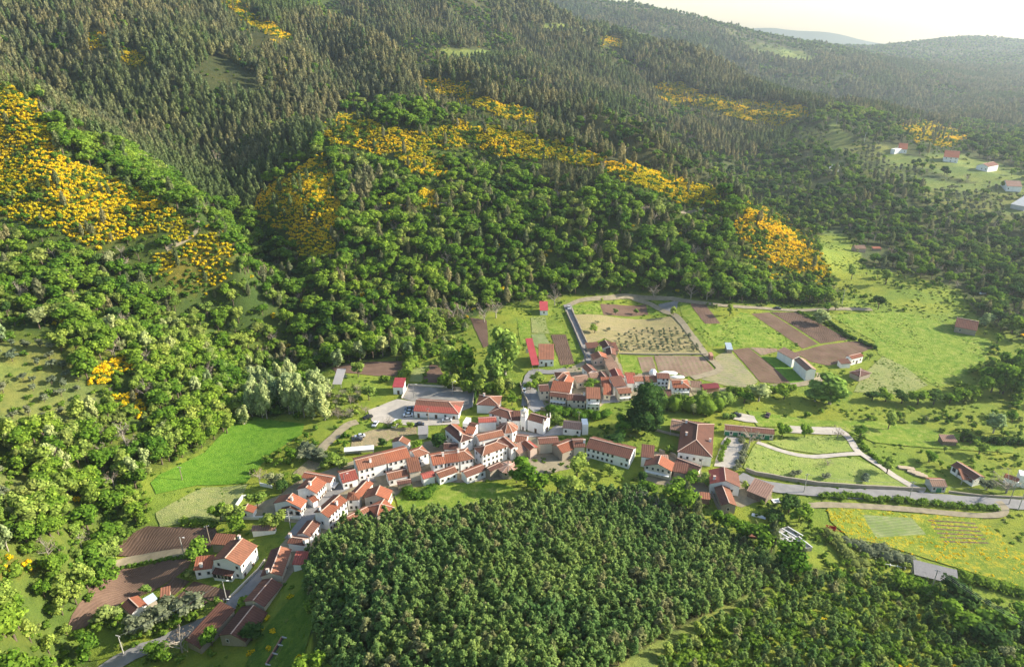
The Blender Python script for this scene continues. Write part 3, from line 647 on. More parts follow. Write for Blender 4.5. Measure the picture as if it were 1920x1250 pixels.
M['vines2'] = rows_mat('vineyard_grass', (.22, .20, .12), (.27, .24, .13), 2.0, 98, .4, (.14, .20, .05, .6), .06, 1.2)
M['dry'] = grass_mat('dry_grass', (.40, .31, .17), (.35, .29, .14), (.22, .24, .08), .7, .22, ((1, 3.0, 1), 0))
M['dryolive'] = grass_mat('fading_meadow', (.26, .29, .10), (.33, .32, .13), (.19, .25, .06), .7, .3, ((1, 2.5, 1), 20))
M['bright'] = grass_mat('bright_meadow', (.165, .255, .03), (.24, .30, .045), (.31, .31, .09), .6)
M['lush'] = grass_mat('lush_crop', (.115, .235, .022), (.145, .265, .028), None, 0, .5)
M['mown'] = grass_mat('yellow_green_meadow', (.26, .32, .075), (.32, .35, .10), (.20, .30, .05), .5)
M['flowers'] = grass_mat('flowering_meadow', (.20, .27, .035), (.29, .31, .05), (.50, .38, .02), .7, .6)
M['cabbage'] = rows_mat('vegetable_rows', (.17, .21, .08), (.25, .27, .12), 1.2, 80, .15, (.17, .25, .05, .7))
M['steep'] = grass_mat('steep_grass', (.10, .17, .025), (.135, .21, .03), (.18, .24, .035), .5)  # darkened to hold the shade the plantation casts over this slope
M['asphalt'] = simple('pale_asphalt', (.25, .24, .235), .9, .10, .3)
M['gravel'] = simple('light_gravel', (.46, .41, .35), .95, .10, .4)
M['dirt'] = simple('dirt_track', (.31, .26, .17), .95, .14, .5)
M['paving'] = simple('stone_paving', (.30, .29, .285), .85, .1, .6)
M['court'] = simple('court_concrete', (.27, .25, .225), .9, .16, .25, col2=(.18, .17, .15))
M['yard'] = grass_mat('dry_yard', (.34, .26, .16), (.40, .31, .19), (.19, .23, .07), .6, .4)
fd = field
fd('village_ground', 'F0', [(640,872),(700,850),(780,832),(840,820),(900,790),(1000,800),(1060,830),(1110,850),(1100,870),(1040,885),(980,895),(860,905),(760,915),(740,930),(700,985),(640,985),(600,1020),(560,1060),(520,1110),(480,1130),(470,1110),(520,1030),(560,980),(500,975),(440,960),(520,930),(560,900)], M['dirt'], wob=.8, block=False)
fd('village_ground', 'F0', [(1010,740),(1040,700),(1090,680),(1110,650),(1150,650),(1160,680),(1240,700),(1300,715),(1300,745),(1230,752),(1150,745),(1120,765),(1020,765)], M['dirt'], wob=.8, block=False)
fd('village_ground', 'F0', [(1205,845),(1260,850),(1310,880),(1330,900),(1420,905),(1450,935),(1390,950),(1340,935),(1210,900)], M['dirt'], wob=.8, block=False)
fd('dry_field', 'C6', [(110,155),(270,157),(700,160),(760,230),(850,350),(870,388),(590,388),(480,384),(370,378),(350,320),(290,290),(200,330),(185,310),(130,200)], M['dry'])
fd('soil_field', 'C6', [(265,92),(530,95),(545,155),(285,157)], M['soil_smooth'])
fd('grass_field', 'C6', [(98,102),(258,90),(280,150),(115,152)], M['bright'])
fd('grass_field', 'C6', [(530,95),(570,100),(660,152),(545,155)], M['bright'])
fd('paved_yard', 'C6', [(600,95),(720,72),(705,130),(655,145)], M['court'])
fd('soil_field', 'C6', [(785,85),(880,100),(962,205),(872,208)], M['soil_smooth'])
fd('grass_field', 'C6', [(720,82),(780,90),(866,209),(985,210),(1110,330),(1105,345),(900,337),(740,157)], M['bright'])
fd('grass_field', 'C6', [(987,208),(1080,140),(1130,150),(1422,352),(1415,356),(1115,337)], M['bright'])
fd('soil_field', 'C6', [(1142,150),(1246,142),(1528,325),(1440,352)], M['soil'])
fd('soil_field', 'C6', [(1254,140),(1400,140),(1702,295),(1690,302),(1545,322)], M['soil_dark'])
fd('soil_field', 'C6', [(1392,375),(1560,330),(1750,307),(1850,345),(1640,440),(1590,450),(1490,430)], M['soil'])
fd('vineyard', 'C6', [(577,392),(860,397),(925,470),(900,490),(760,515),(690,482),(600,480)], M['vines'])
fd('soil_field', 'C6', [(480,402),(568,397),(590,480),(510,492)], M['vines'])
fd('grass_field', 'C6', [(372,382),(470,400),(512,495),(400,500)], M['bright'])
fd('vineyard', 'C6', [(930,402),(1010,357),(1182,542),(1160,560),(1130,577),(985,565),(850,530),(940,492)], M['vines2'])
fd('soil_field', 'C6', [(1032,360),(1128,347),(1372,545),(1365,562),(1195,547)], M['soil'])
fd('soil_field', 'C6', [(1134,345),(1288,352),(1295,370),(1200,392)], M['vines'])
fd('lawn', 'C6', [(1202,397),(1290,402),(1380,470),(1455,542),(1382,562)], M['lush'])  # darker green sheet paints in the white barn's shadow on the grass
fd('meadow', 'F0', [(1555,592),(1600,588),(1690,585),(1760,602),(1862,640),(1840,690),(1795,712),(1762,727),(1740,716),(1646,664),(1640,640)], M['bright'])
fd('meadow', 'F0', [(1655,668),(1700,690),(1740,722),(1700,740),(1600,735),(1620,700)], M['dryolive'])
fd('grass_field', 'C2', [(320,0),(428,0),(436,110),(440,200),(352,212),(330,100)], M['bright'])
fd('grass_field', 'C2', [(436,-20),(560,-30),(572,60),(600,118),(445,112)], M['dryolive'])
fd('vegetable_plot', 'C2', [(440,122),(550,118),(612,230),(500,240),(452,212)], M['cabbage'])
fd('grass_field', 'C2', [(572,62),(710,42),(740,118),(602,122)], M['bright'])
fd('soil_field', 'C2', [(607,128),(735,125),(810,375),(690,390)], M['soil_dark'])
fd('soil_field', 'F5', [(838,702),(930,715),(942,860),(912,870),(880,800)], M['soil_smooth'])
fd('soil_field', 'C1', [(100,240),(300,197),(790,175),(745,310),(500,312),(330,290),(150,290)], M['soil_smooth'])
fd('garden_plot', 'C1', [(832,250),(985,212),(912,365),(802,362)], M['dryolive'])
fd('soil_field', 'C1', [(990,213),(1070,215),(1102,290),(1088,375),(918,368)], M['soil_smooth'])
fd('sports_court', 'C1', [(800,398),(1390,442),(1370,590),(1250,640),(735,512)], M['court'], wob=0)
fd('car_park', 'C1', [(690,520),(900,548),(842,690),(1250,705),(1260,745),(900,762),(470,722),(430,620),(560,572)], M['gravel'])
fd('dry_yard', 'C1', [(290,850),(500,790),(870,772),(870,832),(640,882),(520,942),(280,950)], M['yard'])
fd('plaza', 'C2', [(312,945),(400,960),(545,982),(650,900),(705,905),(720,985),(500,1000),(310,1012)], M['paving'])
fd('street', 'C2', [(392,560),(452,560),(500,622),(560,745),(470,800),(400,742)], M['paving'])
fd('paved_yard', 'C2', [(1080,560),(1150,560),(1195,705),(1040,715)], M['paving'])
fd('ploughed_field', 'C4', [(600,100),(870,114),(1090,112),(1110,190),(1050,262),(900,282),(450,320),(340,310),(370,240),(450,170)], M['soil_dark'])
fd('ploughed_field', 'C4', [(20,840),(60,740),(160,600),(240,492),(420,412),(700,354),(922,334),(900,402),(800,470),(640,570),(560,602),(430,645),(250,802),(60,850)], M['soil_smooth'])
fd('garden_plot', 'C4', [(700,545),(800,468),(905,500),(795,600)], M['soil_dark']); fd('garden_plot', 'C4', [(935,500),(1200,565),(1180,640),(1060,640),(865,560)], M['soil_dark']); fd('garden_plot', 'C4', [(855,572),(1040,645),(1000,682),(860,662),(810,612)], M['soil_dark'])
fd('crop_field', 'F0', [(283,905),(300,890),(385,848),(440,790),(480,782),(570,795),(566,815),(510,850),(478,885),(462,905),(372,910),(292,927)], M['lush'])
fd('meadow', 'F0', [(292,962),(380,914),(464,908),(450,940),(432,976),(300,988)], M['dryolive'])
fd('dry_yard', 'C3', [(620,420),(760,300),(880,330),(890,370),(740,420),(680,450)], M['yard'])
fd('courtyard', 'C5', [(1050,400),(1210,430),(1228,520),(1190,640),(1140,722),(930,700),(960,600),(1000,480)], M['gravel'])
fd('meadow', 'C7', [(120,302),(480,398),(720,388),(860,445),(1062,568),(900,570),(500,540),(100,488),(42,450)], M['mown'])
fd('meadow', 'C7', [(190,292),(420,256),(650,252),(742,350),(500,366),(280,332)], M['mown'])
fd('flower_meadow', 'C7', [(560,700),(740,700),(1500,760),(1900,1080),(1900,1230),(1776,1190),(1300,1050),(900,925),(700,885),(580,780)], M['flowers'])
fd('garden_plot', 'C7', [(780,740),(1080,760),(1170,862),(860,880)], M['cabbage'])
fd('soil_field', 'C7', [(1020,280),(1240,286),(1240,320),(1040,318)], M['soil'])
for i in range(6): fd('garden_bed', 'C7', [(1182+18*i,772+26*i),(1470+16*i,792+24*i),(1478+16*i,800+24*i),(1186+18*i,780+26*i)], M['soil'], step=1.5, wob=.15)
fd('grass_slope', 'C4', [(1560,700),(1700,560),(1800,520),(1850,640),(1700,1114),(1300,1114),(1380,950),(1480,800)], M['steep'])
fd('meadow', 'F0', [(740,930),(820,905),(930,905),(1020,930),(1010,945),(900,945),(790,962),(750,960)], M['bright'])
fd('meadow', 'F0', [(1400,770),(1560,790),(1640,790),(1900,830),(1900,850),(1640,830),(1560,800),(1420,800)], M['bright'])
fd('gravel_yard', 'C7', [(300,190),(640,205),(695,245),(620,248),(400,240),(300,235)], M['gravel'])
fd('gravel_yard', 'C5', [(1100,190),(1180,180),(1320,210),(1360,280),(1240,270),(1120,240)], M['gravel'])
rb = ribbon
rb('track', 'C6', [(75,105),(150,74),(300,60),(460,53),(650,62),(800,82),(1000,105),(1250,122),(1500,128),(1840,126)], 4.0, M['dirt'])
rb('lane', 'C6', [(72,98),(85,130),(105,180),(140,260),(172,340),(205,412),(215,440)], 4.6, M['asphalt'])
rb('track', 'C6', [(440,55),(540,90),(600,120),(660,148),(705,165),(790,270),(880,390),(935,440),(958,475),(900,500),(800,525)], 3.6, M['dirt'])
rb('track', 'C6', [(800,612),(1060,587),(1200,578),(1380,566),(1500,545),(1545,520),(1540,495)], 3.6, M['dirt'])
rb('path', 'C1', [(340,728),(240,762),(130,860),(50,930),(10,990)], 4.0, M['dirt'])
rb('path', 'C4', [(912,292),(700,312),(500,347),(400,372),(310,405)], 3.2, M['dirt'])
rb('lane', 'C2', [(395,740),(400,640),(400,560),(425,480),(470,440),(600,450),(740,430)], 4.0, M['asphalt'])
rb('street', 'C4', [(230,1180),(330,1114),(450,1050),(560,992),(680,955),(760,912),(900,850),(1080,770),(1180,695),(1250,630),(1330,560),(1440,420)], 4.6, M['asphalt'])
rb('street', 'C3', [(600,1010),(700,890),(790,760),(840,690),(1000,590),(1180,510),(1350,460)], 4.6, M['asphalt'])
rb('road', 'C7', [(20,500),(80,530),(200,566),(400,592),(700,612),(1000,622),(1250,642),(1500,662),(1776,680),(2000,690)], 5.2, M['asphalt'])
rb('track', 'C7', [(130,296),(300,355),(470,384),(640,372),(775,365)], 2.4, M['gravel'])
rb('track', 'C7', [(640,222),(695,270),(745,345),(800,385),(880,435),(960,492),(1060,552),(1160,600)], 2.8, M['gravel'])
rb('track', 'C7', [(450,688),(600,682),(1000,704),(1400,742),(1560,748),(1640,735),(1655,700),(1615,660)], 2.6, M['dirt'])
rb('forest_track', 'F0', [(640,405),(700,402),(760,385),(860,380),(960,383),(1060,388),(1200,388),(1320,392)], 3.0, M['dirt'])
rb('forest_track', 'F0', [(312,468),(345,452),(368,435),(372,415)], 1.6, M['dirt'])
# stream under the trees at the foot of the hill
m, nt, b = mat('stream_water'); b.inputs['Base Color'].default_value = (.10, .12, .10, 1); b.inputs['Roughness'].default_value = .12; bump(nt, b, noise(nt, 2.5, 3), .4, .1); M['water'] = m
rb('stream', 'C4', [(60,520),(150,440),(200,420),(262,398),(320,360),(345,300),(370,220),(430,140)], 1.8, M['water'])
# ------------------------------------------------------------ buildings
def roof_mat(name, c1, c2, tiles=True, c3=None):
    m, nt, b = mat(name); uv = nt.nodes.new('ShaderNodeUVMap'); uv.uv_map = 'roof'
    n1 = noise(nt, .35, 6, .7); n2 = noise(nt, 2.2, 5, .75)
    oi = nt.nodes.new('ShaderNodeObjectInfo')
    c = mixc(nt, ramp(nt, n1, .36, .64), c1, c2)
    c = mixc(nt, ramp(nt, n2, .50, .72, 0, .6), c, c3 or tuple(x * .5 for x in c2))
    c = mixc(nt, ramp(nt, n2, .25, .42, .5, 0), c, mixc(nt, 1.0, c, (1.35, 1.3, 1.25), 'MULTIPLY'))
    hs = nt.nodes.new('ShaderNodeHueSaturation'); nt.links.new(c, hs.inputs['Color']); hs.inputs['Saturation'].default_value = .98; nt.links.new(ramp(nt, oi.outputs['Random'], 0, 1, .80, 1.25), hs.inputs['Value']); c = hs.outputs[0]
    w = nt.nodes.new('ShaderNodeTexWave'); w.wave_type = 'BANDS'; w.bands_direction = 'X'; w.inputs['Scale'].default_value = .314 / (.75 if tiles else .9); w.inputs['Distortion'].default_value = 0
    nt.links.new(uv.outputs[0], w.inputs[0])
    if tiles:
        c = mixc(nt, ramp(nt, w.outputs[1], 0, .5, .6, 0), c, mixc(nt, 1.0, c, (.6, .55, .55), 'MULTIPLY'))
    nt.links.new(c, b.inputs['Base Color']); b.inputs['Roughness'].default_value = .85 if tiles else .55; b.inputs['Specular IOR Level'].default_value = .2
    bump(nt, b, w.outputs[1], .8 if tiles else .25, .06 if tiles else .02); return m
RM = {'o': roof_mat('orange_tiles', (0.296, 0.100, 0.050), (0.240, 0.081, 0.045), c3=(0.168, 0.074, 0.047)), 'b': roof_mat('brown_tiles', (0.173, 0.074, 0.049), (0.131, 0.059, 0.042), c3=(0.205, 0.112, 0.075)),
      'r': roof_mat('red_tiles', (.34, .085, .060), (.28, .07, .052)),
      'm': roof_mat('mottled_tiles', (0.269, 0.112, 0.063), (0.198, 0.086, 0.052), c3=(0.128, 0.065, 0.046)),
      't': roof_mat('weathered_tiles', (0.256, 0.160, 0.109), (0.205, 0.118, 0.081), c3=(0.141, 0.089, 0.063)), 'd': roof_mat('dark_brown_tiles', (0.109, 0.050, 0.037), (0.086, 0.041, 0.032), c3=(0.154, 0.083, 0.058)),
      'p': roof_mat('pale_pink_tiles', (0.352, 0.213, 0.156), (0.307, 0.178, 0.127)), 'G': roof_mat('grey_sheet_roofing', (0.320, 0.296, 0.288), (0.280, 0.264, 0.256), False), 'B': roof_mat('blue_grey_sheet_roofing', (0.400, 0.464, 0.512), (0.336, 0.416, 0.480), False),
      'W': roof_mat('white_sheet_roofing', (.66, .65, .62), (0.544, 0.536, 0.520), False), 'R': roof_mat('red_sheet_roofing', (.36, .055, .06), (.30, .045, .05), False), 'D': roof_mat('dark_red_sheet_roofing', (0.176, 0.028, 0.032), (0.152, 0.028, 0.032), False)}
def wall_mat(name, c, c2, s=.5): 
    m, nt, b = mat(name); n1 = noise(nt, s, 6, .7, stretch=((1, 1, .35), 0)); n2 = noise(nt, .35, 4)
    cc = mixc(nt, ramp(nt, n1, .50, .75, 0, .55), c, c2); cc = mixc(nt, ramp(nt, n2, .4, .6, .0, .35), cc, mixc(nt, 1.0, cc, (.86, .84, .80), 'MULTIPLY'))
    nt.links.new(cc, b.inputs['Base Color']); b.inputs['Roughness'].default_value = .9; b.inputs['Specular IOR Level'].default_value = .2
    bump(nt, b, noise(nt, 3, 4), .3, .03); return m
WM = {'w': wall_mat('whitewashed_wall', (.86, .84, .81), (.64, .61, .56)), 'c': wall_mat('cream_plaster_wall', (.66, .58, .46), (.48, .41, .32)), 's': wall_mat('stone_wall', (.34, .29, .23), (.20, .17, .14), 1.5),
      'k': wall_mat('pink_stone_wall', (.50, .38, .31), (.33, .26, .21), 1.2), 'g': wall_mat('grey_render_wall', (.50, .48, .46), (.36, .34, .32)), 'e': wall_mat('brick_wall', (.42, .21, .15), (.30, .16, .12), 2), 'n': simple('weathered_wood', (.22, .17, .13), .9, .25, 1.5)}
M['pane'] = simple('window_glass', (.025, .03, .035), .15, .1, 1, spec=.6); M['door'] = simple('dark_wood_door', (.10, .06, .04), .6, .1, 2); M['green'] = simple('green_painted_door', (.03, .20, .10), .6, .1, 2)
M['surround'] = simple('pale_stone_surround', (.62, .58, .52), .85, .06, 2); M['cap'] = simple('mortar_ridge', (.62, .45, .36), .9, .1, 2); M['white'] = simple('white_paint', (.80, .79, .77), .7, .04, 1)
M['concrete'] = simple('grey_concrete', (.42, .40, .37), .9, .12, 1); M['metal'] = simple('grey_metal', (.35, .35, .36), .4, .08, 2, metal=.6); M['iron'] = simple('dark_iron', (.06, .06, .06), .5, .1, 2); M['wood'] = simple('pole_wood', (.28, .22, .16), .9, .1, 2)
def mesh_obj(name, bm, m, parent=None, mats=None, loc=None):
    me = bpy.data.meshes.new(name); bm.to_mesh(me); bm.free()
    for x in (mats or [m]): me.materials.append(x)
    o = bpy.data.objects.new(name, me); COL.objects.link(o)
    if parent: o.parent = parent
    if loc is not None: o.location = loc
    return o
def hexa(bm, P8, mi=0):
    """8 corners: bottom ring then top ring"""
    v = [bm.verts.new(p) for p in P8]
    for f in ((3, 2, 1, 0), (4, 5, 6, 7), (0, 1, 5, 4), (1, 2, 6, 5), (2, 3, 7, 6), (3, 0, 4, 7)):
        fc = bm.faces.new([v[i] for i in f]); fc.material_index = mi
def obox(bm, c, ax, ay, sx, sy, z0, z1, mi=0):
    c, ax, ay = Vector((c[0], c[1], 0)), Vector((*ax, 0)), Vector((*ay, 0))
    q_ = [c - ax * sx / 2 - ay * sy / 2, c + ax * sx / 2 - ay * sy / 2, c + ax * sx / 2 + ay * sy / 2, c - ax * sx / 2 + ay * sy / 2]
    hexa(bm, [Vector((p.x, p.y, z0)) for p in q_] + [Vector((p.x, p.y, z1)) for p in q_], mi)
def prism(bm, poly, z0, z1, mi=0, z1s=None):
    n_ = len(poly); lo = [bm.verts.new((p[0], p[1], z0)) for p in poly]; up = [bm.verts.new((p[0], p[1], (z1s[i] if z1s else z1))) for i, p in enumerate(poly)]
    bm.faces.new(lo[::-1]).material_index = mi; bm.faces.new(up).material_index = mi
    for i in range(n_): bm.faces.new((lo[i], lo[(i + 1) % n_], up[(i + 1) % n_], up[i])).material_index = mi
NB = [0]; HOUSES = []
def house(crop, A, B, C, h, kind, ridge, roof, wall, label, wins='', chim=(), pitch=.40, name='house', cat=None, group=None, hip=(1, 1), over=.3, open_=False, posts=False, zg=None, door=None):
    """roof eave corners A, B, C in photo pixels; h wall height; kind G gable, H hip, M single slope, P pyramid, F flat"""
    a, b, c = Q(crop, [A, B, C]); z = 2.0 if zg is None else zg
    for _ in range(4):
        wa, wb, wc = pz(*a, z + h), pz(*b, z + h), pz(*c, z + h)
        if zg is None: z = min(zs(wa[0], wa[1]), zs(wb[0], wb[1])) * .7 + .3 * zs((wa[0] + wc[0]) / 2, (wa[1] + wc[1]) / 2)
    pa, pb, pc = Vector(wa[:2]), Vector(wb[:2]), Vector(wc[:2])
    L = (pb - pa).length; e1 = (pb - pa) / L; e2 = Vector((-e1.y, e1.x)); W = (pc - pb).dot(e2)
    if W < 0: e2 = -e2; W = -W
    W = max(W, 2.2); NB[0] += 1
    cen = pa + e1 * L / 2 + e2 * W / 2
    root = bpy.data.objects.new(name, None); COL.objects.link(root); root.location = (cen.x, cen.y, z)
    setp(root, label, cat or name.replace('_', ' '), group)
    BLOCK.append([tuple(pa), tuple(pb), tuple(pb + e2 * W), tuple(pa + e2 * W)]); HOUSES.append((cen, max(L, W)))
    def T(x, y, zz): p = e1 * (x - L / 2) + e2 * (y - W / 2); return Vector((p.x, p.y, zz))
    bc = ridge == 'BC'; run = L if bc else W; span = run / 2 * pitch if kind in 'GHP' else (run * .22 if kind == 'M' else 0)
    if kind == 'M': span = W * .24
    def rz(x, y):
        """roof surface height over a local point"""
        if kind == 'G' or kind == 'H':
            hh = (min(x, L - x) if bc else min(y, W - y)) * pitch
            if kind == 'H':
                if bc: hh = min([hh] + ([y * pitch] if hip[0] else []) + ([(W - y) * pitch] if hip[1] else []))
                else: hh = min([hh] + ([x * pitch] if hip[0] else []) + ([(L - x) * pitch] if hip[1] else []))
            return h + max(hh, 0)
        if kind == 'P': return h + min(x / L, 1 - x / L, y / W, 1 - y / W) * 2 * min(L, W) / 2 * pitch
        if kind == 'M': return h + y * .24
        return h
    # walls
    bm_ = bmesh.new(); o_ = over; xs0, xs1, ys0, ys1 = o_, L - o_, o_, W - o_
    if not open_:
        base = [T(x, y, -2.0) for x, y in ((xs0, ys0), (xs1, ys0), (xs1, ys1), (xs0, ys1))]
        lo = [bm_.verts.new(p) for p in base]
        ring = [(xs0, ys0), (xs1, ys0), (xs1, ys1), (xs0, ys1)]; up = []
        for i in range(4):
            x, y = ring[i]; up.append(bm_.verts.new(T(x, y, (rz(x, y) if kind in 'M' else h + o_ * pitch * (kind != 'F') ) - .12 + (.0 if kind != 'F' else .45))))
        for i in range(4):
            j = (i + 1) % 4; f = [lo[i], lo[j], up[j]]
            gable = (kind == 'G') or (kind == 'H' and not all(hip))
            if gable:
                if bc and i in (0, 2) and (kind == 'G' or not hip[0 if i == 0 else 1]): f.append(bm_.verts.new(T(L / 2, ring[i][1], rz(L / 2, W / 2) - .12)))
                if not bc and i in (1, 3) and (kind == 'G' or not hip[1 if i == 1 else 0]): f.append(bm_.verts.new(T(ring[i][0], W / 2, rz(L / 2, W / 2) - .12)))
            f.append(up[i]); bm_.faces.new(f)
        if kind == 'F': bm_.faces.new(up)
        bmesh.ops.recalc_face_normals(bm_, faces=bm_.faces); mesh_obj('wall', bm_, WM[wall], root)
    else:
        for x in np.linspace(xs0, xs1, max(2, int(L / 4) + 1)):
            for y in (ys0, ys1):
                b2 = bmesh.new(); c_ = T(x, y, 0); obox(b2, c_, tuple(e1), tuple(e2), .2, .2, -1.5, rz(x, y) - .1); mesh_obj('post', b2, M['concrete'], root)
        b2 = bmesh.new(); c_ = T(L / 2, ys1, 0); obox(b2, c_, tuple(e1), tuple(e2), L - 1, .2, -1.5, h * .8); mesh_obj('back_wall', b2, WM['g'], root); bm_.free()
    # roof
    if kind != 'F':
        bm_ = bmesh.new(); uvl = bm_.loops.layers.uv.new('roof')
        def slope(pts, udir, mi):
            top = [bm_.verts.new(T(*p)) for p in pts]; bot = [bm_.verts.new(T(p[0], p[1], p[2] - .16)) for p in pts]; n_ = len(pts)
            fs_ = [bm_.faces.new(top), bm_.faces.new(bot[::-1])] + [bm_.faces.new((bot[i], bot[(i + 1) % n_], top[(i + 1) % n_], top[i])) for i in range(n_)]
            for f in fs_:
                f.material_index = mi
                for l in f.loops:
                    p = l.vert.co; l[uvl].uv = ((p.x * udir.x + p.y * udir.y), p.z)
        top_ = h + span
        if kind == 'G' and not bc: slope([(0, 0, h), (L, 0, h), (L, W / 2, top_), (0, W / 2, top_)], e1, 0); slope([(L, W, h), (0, W, h), (0, W / 2, top_), (L, W / 2, top_)], e1, 1)
        elif kind == 'G': slope([(0, W, h), (0, 0, h), (L / 2, 0, top_), (L / 2, W, top_)], e2, 0); slope([(L, 0, h), (L, W, h), (L / 2, W, top_), (L / 2, 0, top_)], e2, 1)
        elif kind == 'H' and not bc:
            i0 = min(W / 2, L * .49) if hip[0] else 0; i1 = L - (min(W / 2, L * .49) if hip[1] else 0)
            slope([(0, 0, h), (L, 0, h), (i1, W / 2, top_), (i0, W / 2, top_)], e1, 0); slope([(L, W, h), (0, W, h), (i0, W / 2, top_), (i1, W / 2, top_)], e1, 1)
            if hip[0]: slope([(0, W, h), (0, 0, h), (i0, W / 2, top_)], e2, 1)
            if hip[1]: slope([(L, 0, h), (L, W, h), (i1, W / 2, top_)], e2, 0)
        elif kind == 'H':
            i0 = min(L / 2, W * .49) if hip[0] else 0; i1 = W - (min(L / 2, W * .49) if hip[1] else 0)
            slope([(0, W, h), (0, 0, h), (L / 2, i0, top_), (L / 2, i1, top_)], e2, 0); slope([(L, 0, h), (L, W, h), (L / 2, i1, top_), (L / 2, i0, top_)], e2, 1)
            if hip[0]: slope([(0, 0, h), (L, 0, h), (L / 2, i0, top_)], e1, 1)
            if hip[1]: slope([(L, W, h), (0, W, h), (L / 2, i1, top_)], e1, 0)
        elif kind == 'P':
            ap = (L / 2, W / 2, h + min(L, W) / 2 * pitch)
            for p, q_, d, mi in (((0, 0), (L, 0), e1, 0), ((L, 0), (L, W), e2, 1), ((L, W), (0, W), e1, 0), ((0, W), (0, 0), e2, 1)): slope([(*p, h), (*q_, h), ap], d, mi)
        elif kind == 'M': slope([(0, 0, h), (L, 0, h), (L, W, h + W * .24), (0, W, h + W * .24)], e1, 0)
        bmesh.ops.recalc_face_normals(bm_, faces=bm_.faces)
        rf = mesh_obj('roof', bm_, None, root, mats=[RM[roof[0]], RM[roof[-1]]])  # darker west slopes carry their shade in the tile colour
        if kind in 'GHP' and roof[0] in 'obrmtdp' and max(L, W) > 5:     # pale mortared ridge and hip lines
            segs = []
            if kind == 'G': segs = [((0, W / 2), (L, W / 2))] if not bc else [((L / 2, 0), (L / 2, W))]
            if kind == 'H':
                r0, r1 = ((i0, W / 2), (i1, W / 2)) if not bc else ((L / 2, i0), (L / 2, i1)); segs = [(r0, r1)]
                if hip[0]: segs += [((0, 0), r0), (((0, W) if not bc else (L, 0)), r0)]
                if hip[1]: segs += [((L, W), r1), (((L, 0) if not bc else (0, W)), r1)]
            if kind == 'P': segs = [(p, (L / 2, W / 2)) for p in ((0, 0), (L, 0), (L, W), (0, W))]
            for p, q_ in segs:
                b2 = bmesh.new(); P0 = T(*p, (top_ if p != (0, 0) and (kind == 'G' or p in (segs[0][0], segs[0][1]) and kind == 'H') else h)); P1 = T(*q_, top_ if kind != 'P' else h + min(L, W) / 2 * pitch)
                if kind == 'G': P0.z = P1.z = top_
                if kind == 'P': P0.z = h
                if kind == 'H' and (p, q_) == segs[0]: P0.z = P1.z = top_
                elif kind == 'H': P0.z = h
                d = (P1 - P0).normalized(); s_ = Vector((-d.y, d.x, 0)).normalized() * .13; u_2 = Vector((0, 0, .11)); dn = Vector((0, 0, -.08))
                hexa(b2, [P0 - s_ + dn, P0 + s_ + dn, P1 + s_ + dn, P1 - s_ + dn, P0 - s_ + u_2, P0 + s_ + u_2, P1 + s_ + u_2, P1 - s_ + u_2])
                bmesh.ops.recalc_face_normals(b2, faces=b2.faces); mesh_obj('ridge_cap', b2, M['cap'], root)
    # windows, e.g. 'F3x2 R2x1'; a trailing d puts a door into the bottom row, g a green one, o wide openings
    side = {'F': ((xs0, ys0), (xs1, ys0), (0, -1)), 'R': ((xs1, ys0), (xs1, ys1), (1, 0)), 'K': ((xs1, ys1), (xs0, ys1), (0, 1)), 'L': ((xs0, ys1), (xs0, ys0), (-1, 0))}
    for w in wins.split():
        p0, p1, nr = side[w[0]]; body = w[1:].rstrip('dgob'); fl = w[1 + len(body):]; nx, ny = (int(t) for t in body.split('x'))
        dx, dy = p1[0] - p0[0], p1[1] - p0[1]; ln = math.hypot(dx, dy); dx, dy = dx / ln, dy / ln
        tdir = e1 * dx + e2 * dy; ndir = e1 * nr[0] + e2 * nr[1]
        sto = h / ny
        for r_ in range(ny):
            for k in range(nx):
                s_ = ln * (k + .5) / nx + (0 if nx == 1 else random.uniform(-.15, .15)); isd = ('d' in fl or 'g' in fl) and r_ == 0 and k % 2 == (nx // 2) % 2
                ww, hh, zz = (.95, 1.95, 0.02) if isd else (.75, 1.05, sto * r_ + sto * .38)
                if 'g' in fl and isd: ww = 1.9
                if 'o' in fl: ww, hh = 1.3, 1.5
                if zz + hh > h - .15: hh = h - .2 - zz
                if hh < .35 or (not isd and 'o' not in fl and random.random() < .2): continue
                bx, by = p0[0] + dx * s_, p0[1] + dy * s_; pc_ = T(bx, by, 0)
                b2 = bmesh.new()
                for (cx, z0, z1, w_) in ((0, zz + hh, zz + hh + .12, ww + .24), (0, zz - .1, zz, ww + .24), (-(ww / 2 + .06), zz, zz + hh, .12), (ww / 2 + .06, zz, zz + hh, .12)):
                    c_ = Vector((pc_.x, pc_.y)) + tdir * cx + ndir * .03; obox(b2, c_, tuple(tdir), tuple(ndir), w_, .10, z0, z1)
                wo_ = mesh_obj('door' if isd else 'window', b2, M['surround'], root)
                b3 = bmesh.new(); c_ = Vector((pc_.x, pc_.y)) + ndir * .005; obox(b3, c_, tuple(tdir), tuple(ndir), ww, .03, zz, zz + hh); mesh_obj('door_leaf' if isd else 'pane', b3, (M['green'] if 'g' in fl else M['door']) if isd else M['pane'], wo_)
        if 'b' in fl:     # balcony over the ground floor
            b2 = bmesh.new(); c_ = T(*(p0[0] + dx * ln / 2, p0[1] + dy * ln / 2), 0); c_ = Vector((c_.x, c_.y)) + ndir * .6; zz = sto * (ny - 1)
            obox(b2, c_, tuple(tdir), tuple(ndir), ln * .9, 1.2, zz - .15, zz); bal = mesh_obj('balcony', b2, M['white'], root)
            b3 = bmesh.new(); c2 = c_ + ndir * .57; obox(b3, c2, tuple(tdir), tuple(ndir), ln * .9, .06, zz + .9, zz + .98)
            for t in np.linspace(-ln * .44, ln * .44, max(3, int(ln * 1.5))): obox(b3, c2 + tdir * t, tuple(tdir), tuple(ndir), .07, .05, zz, zz + .9)
